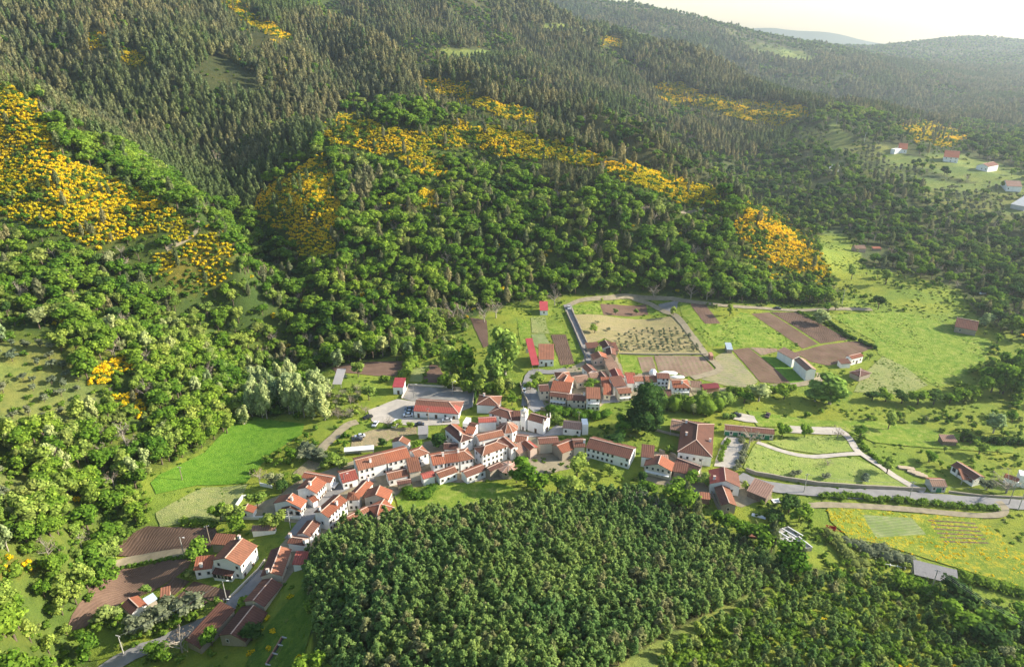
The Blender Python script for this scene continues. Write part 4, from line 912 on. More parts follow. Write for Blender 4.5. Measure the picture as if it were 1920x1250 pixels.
            mesh_obj('railing', b3, M['iron'] if wall == 'w' else M['white'], bal)
    for fx, fy in chim:
        x, y = fx * L, fy * W; zt_ = rz(x, y); c_ = T(x, y, 0); b2 = bmesh.new()
        obox(b2, c_, tuple(e1), tuple(e2), .75, .6, zt_ - .5, zt_ + 1.15); ch = mesh_obj('chimney', b2, M['white'], rf if kind != 'F' else root)
        b2 = bmesh.new(); obox(b2, c_, tuple(e1), tuple(e2), .95, .8, zt_ + 1.3, zt_ + 1.4)
        for sx in (-1, 1):
            for sy in (-1, 1): obox(b2, Vector((c_.x, c_.y)) + e1 * .3 * sx + e2 * .24 * sy, tuple(e1), tuple(e2), .14, .12, zt_ + 1.15, zt_ + 1.3)
        mesh_obj('chimney_cap', b2, M['cap'], root)
    return root, T, L, W, e1, e2
H = house
hall = H('C1', (838,625), (1252,654), (1315,540), 3.2, 'H', 'AB', 'b', 'w', 'long white parish hall with roof half brown half red tiles beside the car park', 'F5x1d', hip=(0, 1), pitch=.46, zg=None, name='village_hall', cat='hall')
hr, T, L, W, e1, e2 = hall; HP = .46; bm_ = bmesh.new(); uvl = bm_.loops.layers.uv.new('roof')     # the lower half of the near slope has newer red tiles
for pts in ([(0, 0), (L, 0), (L - W * .26, W * .26), (0, W * .26)], [(L, 0), (L, W * .5), (L - W * .26, W * .5), (L - W * .26, W * .26)]):
    v_ = [bm_.verts.new(T(x, y, 3.2 + HP * (y if k0 == 0 else L - x) + .05)) for x, y in pts for k0 in (0 if pts[0] == (0, 0) else 1,)]
    f = bm_.faces.new(v_)
    for l in f.loops: l[uvl].uv = (l.vert.co.dot(Vector((*e1, 0))), l.vert.co.z)
mesh_obj('red_tile_patch', bm_, RM['r'], hr)
H('C1', (1405,568), (1615,580), (1662,490), 4.2, 'P', 'AB', 'bm', 'w', 'white house with brown pyramid roof between the sports court and the church', 'F3x1 R2x1', ((.25,.7),))
H('C1', (650,410), (752,412), (788,352), 3.8, 'M', 'AB', 'R', 'w', 'small white shed with bright red roof at the corner of the sports court', 'F1x1d', name='garden_shed', cat='shed')
H('C1', (1118,782), (1265,908), (1385,868), 5.6, 'H', 'AB', 'do', 'w', 'white house with shaded west roof slope behind the red roofed terrace', 'F4x1 R2x2', ((.72,.35),), hip=(0, 1))  # dark tiles stand for shade on the west slope
H('C1', (1300,822), (1380,835), (1345,778), 6.2, 'M', 'AB', 'o', 'w', 'small raised white annex with orange lean-to roof', '')
H('C1', (1515,640), (1725,705), (1812,640), 4.6, 'H', 'AB', 'b', 'w', 'white house with wide brown hip roof left of the church tower', 'F3x2')
H('C2', (272,858), (345,862), (352,800), 4.6, 'M', 'AB', 'b', 'w', 'narrow brown roofed annex joined to the church tower', 'F1x1', name='church_annex', cat='annex')
H('C1', (1425,730), (1590,722), (1582,672), 4.6, 'G', 'AB', 'r', 'w', 'small house with bright red roof terrace behind the church square', '')
H('C1', (1275,740), (1330,748), (1385,692), 4.0, 'F', 'AB', 'p', 'w', 'flat topped white terrace house behind the parish hall', 'F2x1')
H('C1', (1325,768), (1385,785), (1450,742), 4.0, 'G', 'AB', 'b', 'w', 'small white house with brown gable roof behind the hip roofed house', 'F2x1')
H('C1', (1432,897), (1662,845), (1612,785), 4.6, 'G', 'AB', 'mb', 'w', 'long low house with mottled brown roof next to the round ended house', 'F4x1')
H('C1', (1380,955), (1462,1028), (1725,965), 6.2, 'H', 'BC', 'dm', 'w', 'three storey white house with dark and pink tiled hip roof', 'F2x2 R6x3', ((.3,.3),))
H('C1', (1720,968), (1787,943), (1660,862), 5.2, 'G', 'BC', 'om', 'w', 'narrow white house with bright orange roof by the church square', 'F1x2')
H('C2', (430,1115), (500,1088), (472,1010), 4.2, 'G', 'BC', 'or', 'k', 'low house with orange and pink sheet roof beside the plaza', '', name='cottage')
H('C1', (1790,1012), (1892,967), (1845,905), 3.2, 'M', 'AB', 'p', 's', 'stone shed with pale pink lean-to roof next to the orange roofs', '', name='stone_shed', cat='shed')
H('C1', (342,1162), (605,1095), (525,990), 4.9, 'G', 'AB', 'mb', 'w', 'long white house with brown ribbed roof and single chimney above the street', 'F5x2 L1x1', ((.48,.25),))
H('C1', (605,1095), (815,1040), (735,940), 4.9, 'G', 'AB', 'o', 'w', 'white terrace house with fresh orange roof and small balcony windows', 'F4x2d')
H('C1', (862,1045), (985,1000), (925,932), 4.9, 'H', 'AB', 'mo', 'w', 'white corner house with mottled hip roof at the top of the street', 'F2x2', hip=(0, 1))
H('C3', (1665,412), (1778,392), (1735,298), 4.4, 'M', 'AB', 'm', 'c', 'cream stone house with brown single slope roof across the street', 'F1x1', name='stone_house', cat='house')
H('C3', (1480,480), (1662,437), (1632,362), 3.0, 'G', 'AB', 'mb', 'w', 'low white outbuilding with shaded brown roof on the street', 'F3x1', name='outbuilding')
H('C3', (1790,470), (1905,440), (1868,392), 3.4, 'G', 'AB', 'r', 'w', 'small dark red roofed annex against the tall white gable', '', name='annex')
H('C1', (1015,1115), (1130,1094), (1092,988), 5.4, 'G', 'AB', 'o', 'w', 'tall white house with salmon orange roof and blank white gable', 'F2x2', ((.95,.4),))
H('C1', (1130,1094), (1260,1078), (1225,978), 5.2, 'G', 'AB', 'om', 'w', 'white terrace house with clear orange roof in the middle of the row', 'F3x2')
H('C1', (1260,1078), (1387,1050), (1320,955), 5.2, 'H', 'AB', 'm', 'w', 'white end house with striped brown hip roof and tall chimney', 'F3x2', ((.1,.5),), hip=(0, 1))
H('C1', (1075,1230), (1242,1170), (1195,1112), 3.6, 'G', 'AB', 'mo', 'w', 'low white house with orange brown roof at the lower edge of the row', 'F3x1')
H('C1', (1320,1222), (1500,1152), (1445,1095), 3.4, 'G', 'AB', 'bo', 'w', 'low house with rusty brown roof beside the walled yard', 'F3x1')
H('C1', (1530,1172), (1650,1115), (1612,1072), 3.6, 'G', 'AB', 'd', 's', 'dark roofed stone barn beside the round pale roof', '', name='stone_barn', cat='barn')
H('C3', (1065,505), (1210,465), (1135,368), 3.4, 'G', 'AB', 'ro', 'w', 'low street house with brick red roof and a lamp in front', 'F3x1d')
H('C3', (695,455), (960,502), (1010,440), 4.6, 'G', 'AB', 'om', 'w', 'white house with pale orange roof and balcony above the street bend', 'F2x1 R2x2b')
H('C3', (650,560), (832,598), (960,505), 4.8, 'G', 'BC', 'bo', 'w', 'white house with shaded and orange roof slopes and long street wall', 'F1x1 R5x2d', ((.55,.3),))  # brown tiles on the west slope paint in its shade
H('C3', (735,640), (800,682), (832,640), 3.0, 'G', 'BC', 'bo', 'w', 'tiny orange roofed annex between two white houses', '', name='annex')
H('C3', (440,688), (695,730), (768,662), 4.2, 'G', 'BC', 'bo', 'w', 'white villa with orange roof and covered front porch', 'F1x1 R3x1', ((.62,.3),), name='villa', cat='house')  # west slope coloured brown as the side turned from the sun
H('C3', (505,745), (690,765), (705,728), 2.6, 'G', 'BC', 'bm', 'w', 'gabled porch with arched openings in front of the villa', 'F3x1o', name='porch')
H('C3', (108,768), (262,774), (292,716), 2.8, 'G', 'BC', 'do', 'w', 'small white garage with orange roof at the garden corner', 'F1x1', name='garage')
H('C3', (805,768), (938,815), (1125,662), 6.2, 'G', 'BC', 'bo', 'w', 'tall white street house with roof terrace and skylights', 'R6x3 F1x1', ((.78,.6),(.3,.1)))
H('C3', (1100,660), (1218,655), (1190,582), 4.6, 'P', 'AB', 'mo', 'w', 'small white house with orange pyramid roof on the street corner', 'F2x2')
H('C3', (1130,602), (1235,628), (1412,520), 4.4, 'G', 'BC', 'bo', 'c', 'long street house with tan orange roof and tall white chimney', 'R4x1', ((.55,.95),))
H('C3', (1255,640), (1482,656), (1600,576), 4.0, 'G', 'BC', 'mo', 'c', 'cream house with broad faded orange roof above the vegetable gardens', 'F2x1 R3x1')
H('C3', (1285,718), (1375,806), (1557,746), 3.2, 'H', 'BC', 'o', 's', 'bright orange hip roofed house on the edge of the pine plantation', 'R2x1')
H('C3', (1020,838), (1066,880), (1330,765), 2.8, 'G', 'BC', 'om', 's', 'low rusty roofed sheds along the pine plantation', '', name='farm_shed', cat='shed')
H('C3', (1560,522), (1690,500), (1662,462), 2.8, 'G', 'AB', 'd', 's', 'small dark brown roof between the street and the gardens', '', name='farm_shed', cat='shed')
H('C3', (240,935), (460,930), (478,893), 2.6, 'M', 'AB', 'p', 'w', 'low white outbuilding with thin orange roof behind the garden wall', '', name='outbuilding')
H('C3', (650,965), (778,988), (925,872), 3.8, 'G', 'BC', 'bb', 'w', 'street house with dark brown roof stepping downhill', 'R3x1')
H('C3', (565,1045), (722,1066), (775,990), 3.4, 'G', 'AB', 'bp', 'w', 'small street house with pale orange ridge and two white chimneys', '', ((.05,.5),(.97,.2)))
H('C4', (1412,462), (1570,457), (1695,262), 4.0, 'G', 'BC', 'dm', 'c', 'long house with dark red brown roof at the street bend', 'R3x1', ((.35,.05),))
H('C4', (1640,375), (1735,378), (1732,300), 3.0, 'M', 'AB', 'r', 'w', 'small red roofed house under the pines', '')
H('C4', (1290,640), (1442,680), (1600,525), 3.4, 'G', 'BC', 'b', 'c', 'low house with worn red brown roof beside the street wall', '')
H('C4', (1110,885), (1306,932), (1520,732), 3.4, 'G', 'BC', 'db', 's', 'long barn with stained brown roof on the slope below the street', 'F2x1', name='stone_barn', cat='barn')
H('C4', (870,915), (978,980), (1262,760), 2.8, 'M', 'BC', 'b', 's', 'long low barn with brick brown roof beside the street', '', name='long_barn', cat='barn')
H('C4', (945,838), (962,862), (1100,778), 2.6, 'M', 'AB', 'B', 's', 'blue grey metal awning along the edge of the street', '', name='metal_awning', cat='awning', open_=True)
H('C4', (1062,345), (1272,385), (1414,242), 6.0, 'G', 'BC', 'bm', 'w', 'big white manor house with three rows of windows beside ploughed fields', 'F3x2 R4x2d', ((.4,.97),), name='manor_house', cat='house')  # west roof slope coloured darker for the shade on it
H('C4', (930,418), (1066,402), (1075,325), 3.8, 'M', 'AB', 'o', 'w', 'red roofed side wing of the big white manor with round chimney', 'F2x1', ((.4,.2),), name='side_wing', cat='house')
H('C4', (1062,440), (1205,462), (1212,432), 2.8, 'M', 'AB', 'd', 'w', 'dark roofed veranda in front of the big white manor', 'F5x1o', name='veranda')
H('C4', (1055,228), (1200,238), (1280,178), 3.4, 'M', 'AB', 'm', 's', 'low red brown roof joined behind the big white manor', '', name='outbuilding')
H('C4', (478,738), (602,662), (512,608), 2.8, 'G', 'BC', 'do', 'w', 'small white field barn with orange and brown roof slopes', 'F1x1', name='field_barn', cat='barn')
H('C4', (600,665), (675,620), (638,592), 2.4, 'M', 'AB', 'B', 's', 'shed with pale blue metal roof next to the field barn', '', name='tin_shed', cat='shed')
H('C4', (690,617), (762,600), (690,560), 2.4, 'M', 'AB', 'm', 's', 'little stone shed with brown tile roof beside the garden plots', '', name='stone_shed', cat='shed')
H('C2', (905,1090), (1285,1190), (1355,1090), 4.6, 'G', 'AB', 'b', 'w', 'very long white house with dark brown roof facing the orchard', 'F9x2', (), name='long_house', cat='house')
H('C2', (610,1065), (705,1140), (802,1050), 3.8, 'G', 'BC', 'mo', 's', 'stone house with orange brown roof behind the round green tree', 'R3x1')
H('C2', (505,1062), (680,1050), (722,985), 4.6, 'G', 'AB', 'b', 'c', 'house with plain brown roof at the edge of the plaza', '')
H('C2', (800,1090), (905,1086), (932,1005), 4.6, 'G', 'AB', 'b', 'c', 'dark brown roofed house joined to the very long white house', '', ((.95,.3),))
H('C2', (295,1040), (395,1052), (500,992), 4.2, 'G', 'AB', 'mb', 'w', 'brown roofed house at the lower side of the plaza', '')
H('C2', (706,922), (868,938), (905,870), 3.4, 'G', 'AB', 'p', 'w', 'white house with pale red roof standing alone beside the plaza', 'F3x1 R1x1')
H('C2', (872,905), (936,905), (938,845), 4.4, 'F', 'AB', 'b', 'w', 'white flat roofed block behind the pale red roof', '', name='white_block', cat='house')
H('C2', (445,386), (508,382), (462,228), 3.2, 'M', 'BC', 'R', 's', 'barn with bright red sheet roof among the vegetable plots', '', name='red_barn', cat='barn', open_=True)
H('C2', (500,336), (637,338), (627,248), 3.9, 'M', 'AB', 'm', 'w', 'farmhouse with faded orange roof next to the red sheet roof', 'F3x1d', name='farmhouse', cat='house')
H('C2', (868,397), (925,450), (1012,437), 3.4, 'G', 'AB', 'mb', 'w', 'brown roofed house at the lower end of the walled lane', 'F1x1')
H('C2', (970,340), (1108,330), (1085,285), 3.6, 'G', 'BC', 'mo', 'k', 'pink stone house with small windows at the end of the lane', 'F3x1')
H('C2', (1090,382), (1165,372), (1155,318), 2.8, 'M', 'AB', 't', 'k', 'stone annex with weathered roof beside the pink stone house', '', name='annex')
H('C2', (1018,190), (1050,240), (1148,222), 3.2, 'G', 'AB', 'bd', 'w', 'dark roofed white cottage at the edge of the olive field', '', name='cottage')
H('C2', (1085,300), (1170,302), (1158,245), 3.0, 'G', 'BC', 'db', 's', 'dark brown roofed cottage behind the round garden tree', '', name='cottage')
H('C2', (920,242), (1030,232), (1012,200), 2.6, 'M', 'AB', 'b', 's', 'low red brown shed along the top of the lane', '', name='farm_shed', cat='shed')
H('C2', (1150,264), (1190,262), (1165,212), 2.6, 'M', 'AB', 'b', 's', 'narrow brown shed facing the olive field', '', name='farm_shed', cat='shed')
H('C2', (1110,440), (1205,430), (1198,376), 2.8, 'M', 'AB', 't', 's', 'stone barn with pale weathered roof above the red roofed house', '', name='stone_barn', cat='barn')
H('C2', (655,505), (785,500), (768,440), 4.6, 'H', 'AB', 'mo', 'w', 'white house with tan hip roof at the upper edge of the village', 'F2x1')
H('C2', (660,535), (780,555), (806,500), 4.6, 'G', 'BC', 'bo', 'w', 'white gabled house with red front awning in the upper village', 'R3x2', ())
H('C2', (512,612), (598,606), (642,540), 4.6, 'G', 'AB', 'd', 'c', 'cream corner house with dark roof facing the street fork', 'F2x2')
H('C2', (600,602), (772,622), (652,545), 4.4, 'M', 'AB', 'o', 'w', 'orange roofed lean-to house behind the cream terrace', '')
H('C2', (592,650), (745,668), (764,626), 4.4, 'G', 'AB', 'b', 'c', 'cream terrace house with brown roof and long balcony', 'F5x2b')
H('C2', (742,683), (908,692), (906,635), 4.0, 'G', 'AB', 'bd', 'c', 'beige terrace house with dark roof and small windows', 'F4x2', ((.9,.5),))
H('C2', (910,672), (1035,676), (1032,605), 6.0, 'M', 'AB', 'm', 'w', 'tall narrow white house with three rows of dark windows', 'F3x3b')
H('C2', (832,537), (945,520), (940,455), 3.2, 'G', 'AB', 'tm', 'c', 'low old house with weathered tan roof in the upper village', 'F2x1')
H('C2', (947,500), (1030,490), (1010,440), 3.2, 'G', 'AB', 'tm', 'c', 'small old house with patched tan roof next to the other tan roof', '')
H('C2', (1045,515), (1122,505), (1082,445), 3.6, 'G', 'BC', 'bd', 's', 'dark brown roofed stone house in the upper village', '')
H('C2', (1045,570), (1127,570), (1127,512), 3.4, 'M', 'AB', 'o', 'c', 'low orange roofed house beside the paved yard', '')
H('C2', (1055,637), (1125,642), (1110,572), 3.0, 'M', 'AB', 'o', 'c', 'small red orange roofed house stepping down to the yard', 'F1x1')
H('C2', (1140,500), (1240,496), (1200,425), 4.6, 'G', 'BC', 'r', 'w', 'white house with strong red roof in the upper village', '')
H('C2', (1145,572), (1256,560), (1240,497), 4.4, 'M', 'AB', 'b', 'w', 'white walled house with shaded brown roof above the cream cottage', 'F1x1')
H('C2', (1262,540), (1325,540), (1325,490), 4.4, 'M', 'AB', 'r', 'w', 'narrow white house with small red roof behind the huge tree', 'F1x2')
H('C2', (1240,472), (1330,475), (1312,447), 4.6, 'G', 'AB', 'o', 'w', 'white house with thin orange roof behind the red roofs', 'F2x1')
H('C2', (1327,527), (1420,520), (1402,470), 4.0, 'G', 'AB', 'mo', 'w', 'tan roofed house just above the huge dark tree', '')
H('C2', (1422,530), (1520,530), (1515,470), 4.0, 'G', 'AB', 'mb', 'w', 'brown roofed house joined to the white three storey block', '')
H('C2', (1518,500), (1628,502), (1616,450), 5.6, 'G', 'AB', 'b', 'w', 'white three storey block with square dark windows', 'F3x3', name='apartment_house', cat='house')
H('C2', (1652,580), (1808,582), (1786,508), 5.4, 'H', 'AB', 'o', 'w', 'large white house with orange hip roof and two long balconies', 'F4x3b', ((.55,.3),), hip=(0, 1))
H('C2', (1565,665), (1650,668), (1640,615), 2.8, 'M', 'AB', 'd', 'w', 'low annex with dark roof below the large white house', 'F3x1', name='annex')
H('C2', (1188,632), (1302,622), (1296,568), 4.0, 'G', 'AB', 'mo', 'c', 'cream cottage with orange roof beside the huge dark tree', 'F3x2b', name='cottage')
H('C2', (1810,572), (1905,578), (1912,540), 2.4, 'M', 'AB', 't', 'c', 'long low beige shed at the edge of the vineyard', '', name='farm_shed', cat='shed')
H('C6', (865,586), (960,578), (942,548), 2.4, 'G', 'AB', 'D', 'e', 'dark red metal roofed shed at the edge of the vineyard', '', name='metal_shed', cat='shed')
H('C6', (1388,412), (1462,478), (1527,478), 5.6, 'G', 'AB', 'tp', 'w', 'large windowless white barn beside the ploughed strips', '', name='white_barn', cat='barn')
H('C6', (1290,362), (1382,412), (1420,400), 4.6, 'M', 'AB', 'p', 'w', 'lower white barn wing with pinkish single slope roof', '', name='barn_wing', cat='barn')
H('C6', (1728,412), (1797,394), (1777,370), 3.6, 'G', 'AB', 'o', 'w', 'small white farmhouse with orange roof among the fields', 'F3x1d', name='farmhouse', cat='house')
H('C6', (1665,440), (1725,436), (1728,415), 2.6, 'M', 'AB', 'b', 'w', 'low red brown lean-to beside the small farmhouse', '', name='lean_to', cat='shed')
H('C6', (1772,515), (1840,492), (1805,455), 2.6, 'P', 'AB', 'd', 's', 'dark brown pyramid roofed barn below the small farmhouse', '', name='stone_barn', cat='barn')
H('C6', (1000,356), (1036,357), (1032,330), 2.2, 'M', 'AB', 'B', 's', 'tiny blue grey field shed between the vineyards', '', name='field_shed', cat='shed')
H('C6', (900,398), (927,399), (924,374), 2.2, 'F', 'AB', 'R', 'e', 'small red field hut beside the dirt track', '', name='field_hut', cat='shed')
H('F0', (1012,582), (1028,582), (1026,571), 3.0, 'M', 'AB', 'R', 'w', 'little white hut with red roof at the edge of the woods', 'F1x1', name='field_hut', cat='shed')
H('F0', (1790,612), (1832,620), (1836,604), 3.4, 'G', 'AB', 'bt', 's', 'isolated stone barn with brown roof in the meadow', 'F2x1', name='stone_barn', cat='barn')
H('C8', (990,272), (1096,280), (1102,256), 5.5, 'G', 'AB', 'o', 'w', 'white hillside house with red roof and terrace', 'F3x2')
H('C8', (1215,330), (1300,342), (1340,322), 5.0, 'G', 'BC', 'bw' if 0 else 'b', 'w', 'broad white hillside house with little brown roof', 'F3x1')
H('C8', (1435,442), (1544,448), (1550,425), 4.6, 'G', 'AB', 'p', 'w', 'white hillside house at the picture edge above the olive terraces', 'F4x1')
H('C8', (1460,572), (1560,590), (1575,556), 3.6, 'M', 'AB', 'W', 'g', 'hillside shed with pale metal roof among the olive trees', '', name='metal_shed', cat='shed')
H('C8', (678,212), (742,216), (728,194), 4.5, 'G', 'AB', 'o', 'w', 'small hillside house with orange roof above the olive groves', 'F2x1')
H('C8', (628,205), (660,210), (658,188), 4.8, 'F', 'AB', 'p', 'w', 'white block beside the small orange roofed hillside house', '')
H('C8', (240,132), (312,136), (305,120), 3.0, 'M', 'AB', 'W', 'g', 'pale roofed shed below the power line clearing', '', name='metal_shed', cat='shed')
H('C8', (385,905), (460,905), (440,885), 3.2, 'G', 'AB', 't', 'k', 'old pinkish stone barn beside the green valley field', '', name='stone_barn', cat='barn')
H('C8', (505,905), (565,905), (560,896), 2.0, 'M', 'AB', 'o', 's', 'low orange roofed shelter beside the stone barn in the far valley', '', name='shelter', cat='shed')
H('C5', (572,553), (915,608), (1076,306), 4.4, 'H', 'BC', 'b', 'w', 'estate house with huge brown hip roof beside the gravel courtyard', 'F5x1 R6x2', ((.15,.85),(.2,.45),(.9,.4)), name='estate_house', cat='house')
H('C5', (500,335), (665,362), (742,265), 3.2, 'G', 'AB', 't', 'n', 'open sided tan roofed shed behind the estate house', '', name='open_shed', cat='shed', open_=True)
H('C5', (1040,338), (1525,385), (1532,330), 3.0, 'G', 'AB', 'bt', 'c', 'long stable building with green doors beside the courtyard', 'F12x1g', name='stable_block', cat='stable')
H('C5', (215,602), (345,618), (370,528), 4.6, 'M', 'AB', 'b', 'w', 'narrow white house with red brown roof above the orchard', '')
H('C5', (245,690), (520,748), (548,662), 4.0, 'G', 'BC', 'bo', 'c', 'cream house with balcony overlooking the green slope', 'F5x2b')
H('C5', (370,628), (490,632), (497,596), 3.6, 'M', 'AB', 'p', 'c', 'house with pale orange roof behind the balcony house', '')
H('C5', (550,650), (785,738), (805,690), 2.8, 'G', 'AB', 'd', 'c', 'long narrow dark roofed outbuilding below the estate house', '', name='outbuilding')
H('C5', (530,745), (672,772), (688,698), 2.8, 'M', 'AB', 'b', 's', 'red brown roofed shed joined to the balcony house', '', name='lean_to', cat='shed')
H('C5', (890,866), (1190,902), (1292,780), 4.2, 'G', 'BC', 'rb', 'w', 'wide farmhouse with red and brown roof slopes and skylight', 'F2x1 R3x1', ((.15,.25),), name='farmhouse', cat='house')
H('C5', (1000,1078), (1155,1082), (1175,905), 3.6, 'G', 'BC', 'bm', 's', 'old stone barn running down from the wide farmhouse', 'F1x1', name='stone_barn', cat='barn')
H('C5', (1250,932), (1445,1012), (1535,930), 2.8, 'M', 'AB', 'p', 'n', 'ramshackle barn with pale sheet roof beside the road', '', name='ramshackle_barn', cat='barn')
H('C5', (795,1012), (898,1022), (893,970), 2.4, 'M', 'AB', 'm', 'e', 'little brick hut on the green slope', '', name='brick_hut', cat='shed')
H('C7', (1325,432), (1470,524), (1562,522), 3.2, 'G', 'AB', 'bm', 'w', 'white bungalow with brown roof and rusty porch', 'L1x1 F4x1o', name='bungalow', cat='house')
H('C7', (1395,520), (1480,530), (1478,482), 2.4, 'M', 'AB', 'm', 'w', 'rusty roofed porch of the white bungalow', '', name='porch', open_=True)
H('C7', (1210,563), (1307,567), (1298,512), 2.7, 'G', 'AB', 'tm', 'g', 'small stone garage with double door beside the road', 'F3x1g', name='garage')
H('C7', (1650,505), (1742,538), (1748,512), 2.6, 'G', 'AB', 'o', 'w', 'low orange roofed house near the picture edge', '')
H('C7', (1745,500), (1830,520), (1840,485), 4.6, 'F', 'AB', 'o', 'w', 'tall white house cut by the picture edge', '')
H('C7', (1275,287), (1370,291), (1356,258), 2.2, 'M', 'AB', 'p', 'n', 'garden shack with pink roof and blue tarpaulin', '', name='garden_shack', cat='shed')
H('C7', (1100,1105), (1375,1172), (1367,1100), 3.4, 'M', 'AB', 'G', 'g', 'open machine shed with large flat grey roof', '', name='machine_shed', cat='shed', open_=True)
H('C1', (215,992), (485,968), (484,944), 2.2, 'M', 'AB', 'W', 'g', 'long white roofed shelter behind the terrace', '', name='shelter', cat='shed', open_=True)
H('C1', (880,838), (975,832), (975,775), 2.4, 'M', 'AB', 'G', 'g', 'grey patched shack with blue sides behind the car park', '', name='shack', cat='shed')
H('C1', (640,905), (785,930), (770,880), 3.4, 'G', 'BC', 'bm', 'w', 'white cottage with brown gable roof behind the long terrace', '', name='cottage')
H('C1', (110,385), (192,385), (60,288), 2.2, 'M', 'BC', 'G', 'n', 'long ramshackle shelter with pale sheet roof beside the poplars', '', name='shelter', cat='shed', open_=True)
H('C1', (1110,970), (1240,970), (1225,905), 3.2, 'G', 'AB', 'd', 'w', 'small dark roofed house in front of the hip roofed white house', '')
print('BUILDINGS', NB[0])
# ------------------------------------------------------------ village ground, church, walls, hedges
def wxy(crop, x, y): return wpt(Q(crop, [(x, y)])[0])
def poly_tower(label, crop, x, y, h, rad, n, zroof, roof, wall, name, cat):
    z = 2.0; u, v = Q(crop, [(x, y)])[0]
    for _ in range(4): w = pz(u, v, z + h); z = zs(w[0], w[1])
    root = bpy.data.objects.new(name, None); COL.objects.link(root); root.location = (w[0], w[1], z); setp(root, label, cat)
    ring = [(rad * math.cos(2 * math.pi * i / n + .3), rad * math.sin(2 * math.pi * i / n + .3)) for i in range(n)]
    bm_ = bmesh.new(); prism(bm_, ring, -2, h); bmesh.ops.recalc_face_normals(bm_, faces=bm_.faces); mesh_obj('wall', bm_, WM[wall], root)
    bm_ = bmesh.new(); uvl = bm_.loops.layers.uv.new('roof'); k = 1.12
    for i in range(n):
        a, b = ring[i], ring[(i + 1) % n]; vs = [bm_.verts.new((a[0] * k, a[1] * k, h)), bm_.verts.new((b[0] * k, b[1] * k, h)), bm_.verts.new((0, 0, h + zroof)), bm_.verts.new((0, 0, h - .1))]
        for f in (bm_.faces.new(vs[:3]), bm_.faces.new((vs[1], vs[0], vs[3]))):
            for l in f.loops: l[uvl].uv = (l.vert.co.x * -a[1] / rad + l.vert.co.y * a[0] / rad, l.vert.co.z)
    rf = mesh_obj('roof', bm_, RM[roof], root)
    for i in range(n):
        a = Vector((ring[i][0] * k, ring[i][1] * k, h)); t = Vector((0, 0, h + zroof)); s = Vector((-a.y, a.x, 0)).normalized() * .1; u2 = Vector((0, 0, .1)); b2 = bmesh.new()
        hexa(b2, [a - s, a + s, t + s, t - s, a - s + u2, a + s + u2, t + s + u2, t - s + u2]); mesh_obj('ridge_cap', b2, M['cap'], root)
    for i in range(n):
        a, b = Vector(ring[i]), Vector(ring[(i + 1) % n]); c = (a + b) / 2; t = (b - a).normalized(); nn = c.normalized()
        if nn.y > .3: continue
        b2 = bmesh.new()
        for cx, z0, z1, w_ in ((0, h * .55 + 1.1, h * .55 + 1.2, 1.1), (0, h * .55 - .1, h * .55, 1.1), (-.5, h * .55, h * .55 + 1.1, .1), (.5, h * .55, h * .55 + 1.1, .1)): obox(b2, c + t * cx + nn * .03, tuple(t), tuple(nn), w_, .1, z0, z1)
        wo_ = mesh_obj('window', b2, M['surround'], root); b3 = bmesh.new(); obox(b3, c, tuple(t), tuple(nn), .9, .06, h * .55, h * .55 + 1.1); mesh_obj('pane', b3, M['pane'], wo_)
    return root
poly_tower('round ended white house with faceted brown conical roof beside the church', 'C1', 1688, 775, 4.8, 3.9, 9, 2.7, 'm', 'w', 'round_house', 'house')
poly_tower('low round stone building with pale orange tiled roof near the plantation', 'C1', 1700, 1130, 2.8, 3.6, 10, 1.1, 'p', 's', 'round_barn', 'barn')
ch = house('C2', (405,850), (548,890), (622,838), 5.2, 'G', 'AB', 'b', 'w', 'white village church with dark red roof and gabled front', 'F1x1d', name='church', cat='church', over=.1, pitch=.5)
croot, T, L, W, e1, e2 = ch
b2 = bmesh.new(); 
for yy in (0, W): obox(b2, T(L - .15, yy, 0), tuple(e1), tuple(e2), .6, .6, 5.0, 6.4); obox(b2, T(L - .15, yy, 0), tuple(e1), tuple(e2), .3, .3, 6.4, 7.3)
obox(b2, T(L - .1, W / 2, 0), tuple(e1), tuple(e2), .3, .2, 5.2 + W / 2 * .5, 7.0 + W / 2 * .5); obox(b2, T(L - .1, W / 2, 0), tuple(e1), tuple(e2), .2, .9, 6.3 + W / 2 * .5, 6.5 + W / 2 * .5); mesh_obj('pinnacle', b2, M['surround'], croot)
b2 = bmesh.new(); obox(b2, T(L + .0, W / 2, 0), tuple(e1), tuple(e2), .1, 1.7, 0, 2.7); dr = mesh_obj('door', b2, M['surround'], croot); b2 = bmesh.new(); obox(b2, T(L + .06, W / 2, 0), tuple(e1), tuple(e2), .06, 1.3, 0, 2.45); mesh_obj('door_leaf', b2, M['door'], dr)
b2 = bmesh.new(); obox(b2, T(L + .0, W / 2, 0), tuple(e1), tuple(e2), .08, 1.0, 4.0, 5.3); wn_ = mesh_obj('window', b2, M['surround'], croot); b2 = bmesh.new(); obox(b2, T(L + .05, W / 2, 0), tuple(e1), tuple(e2), .05, .7, 4.15, 5.15); mesh_obj('pane', b2, M['pane'], wn_)
tx, ty = wxy('C2', 380, 946); tr = bpy.data.objects.new('bell_tower', None); COL.objects.link(tr); tr.location = (tx, ty + 1.2, zs(tx, ty)); tr.scale = (.78, .78, .84); setp(tr, 'slim white bell tower with open belfry beside the church roof', 'tower'); E1, E2 = tuple(e1), tuple(e2)
b2 = bmesh.new(); obox(b2, (0, 0), E1, E2, 2.9, 2.9, -2, 7.6); mesh_obj('shaft', b2, WM['w'], tr)
b2 = bmesh.new(); obox(b2, (0, 0), E1, E2, 3.2, 3.2, 7.6, 7.9); obox(b2, (0, 0), E1, E2, 3.2, 3.2, 10.1, 10.4); mesh_obj('cornice', b2, M['surround'], tr)
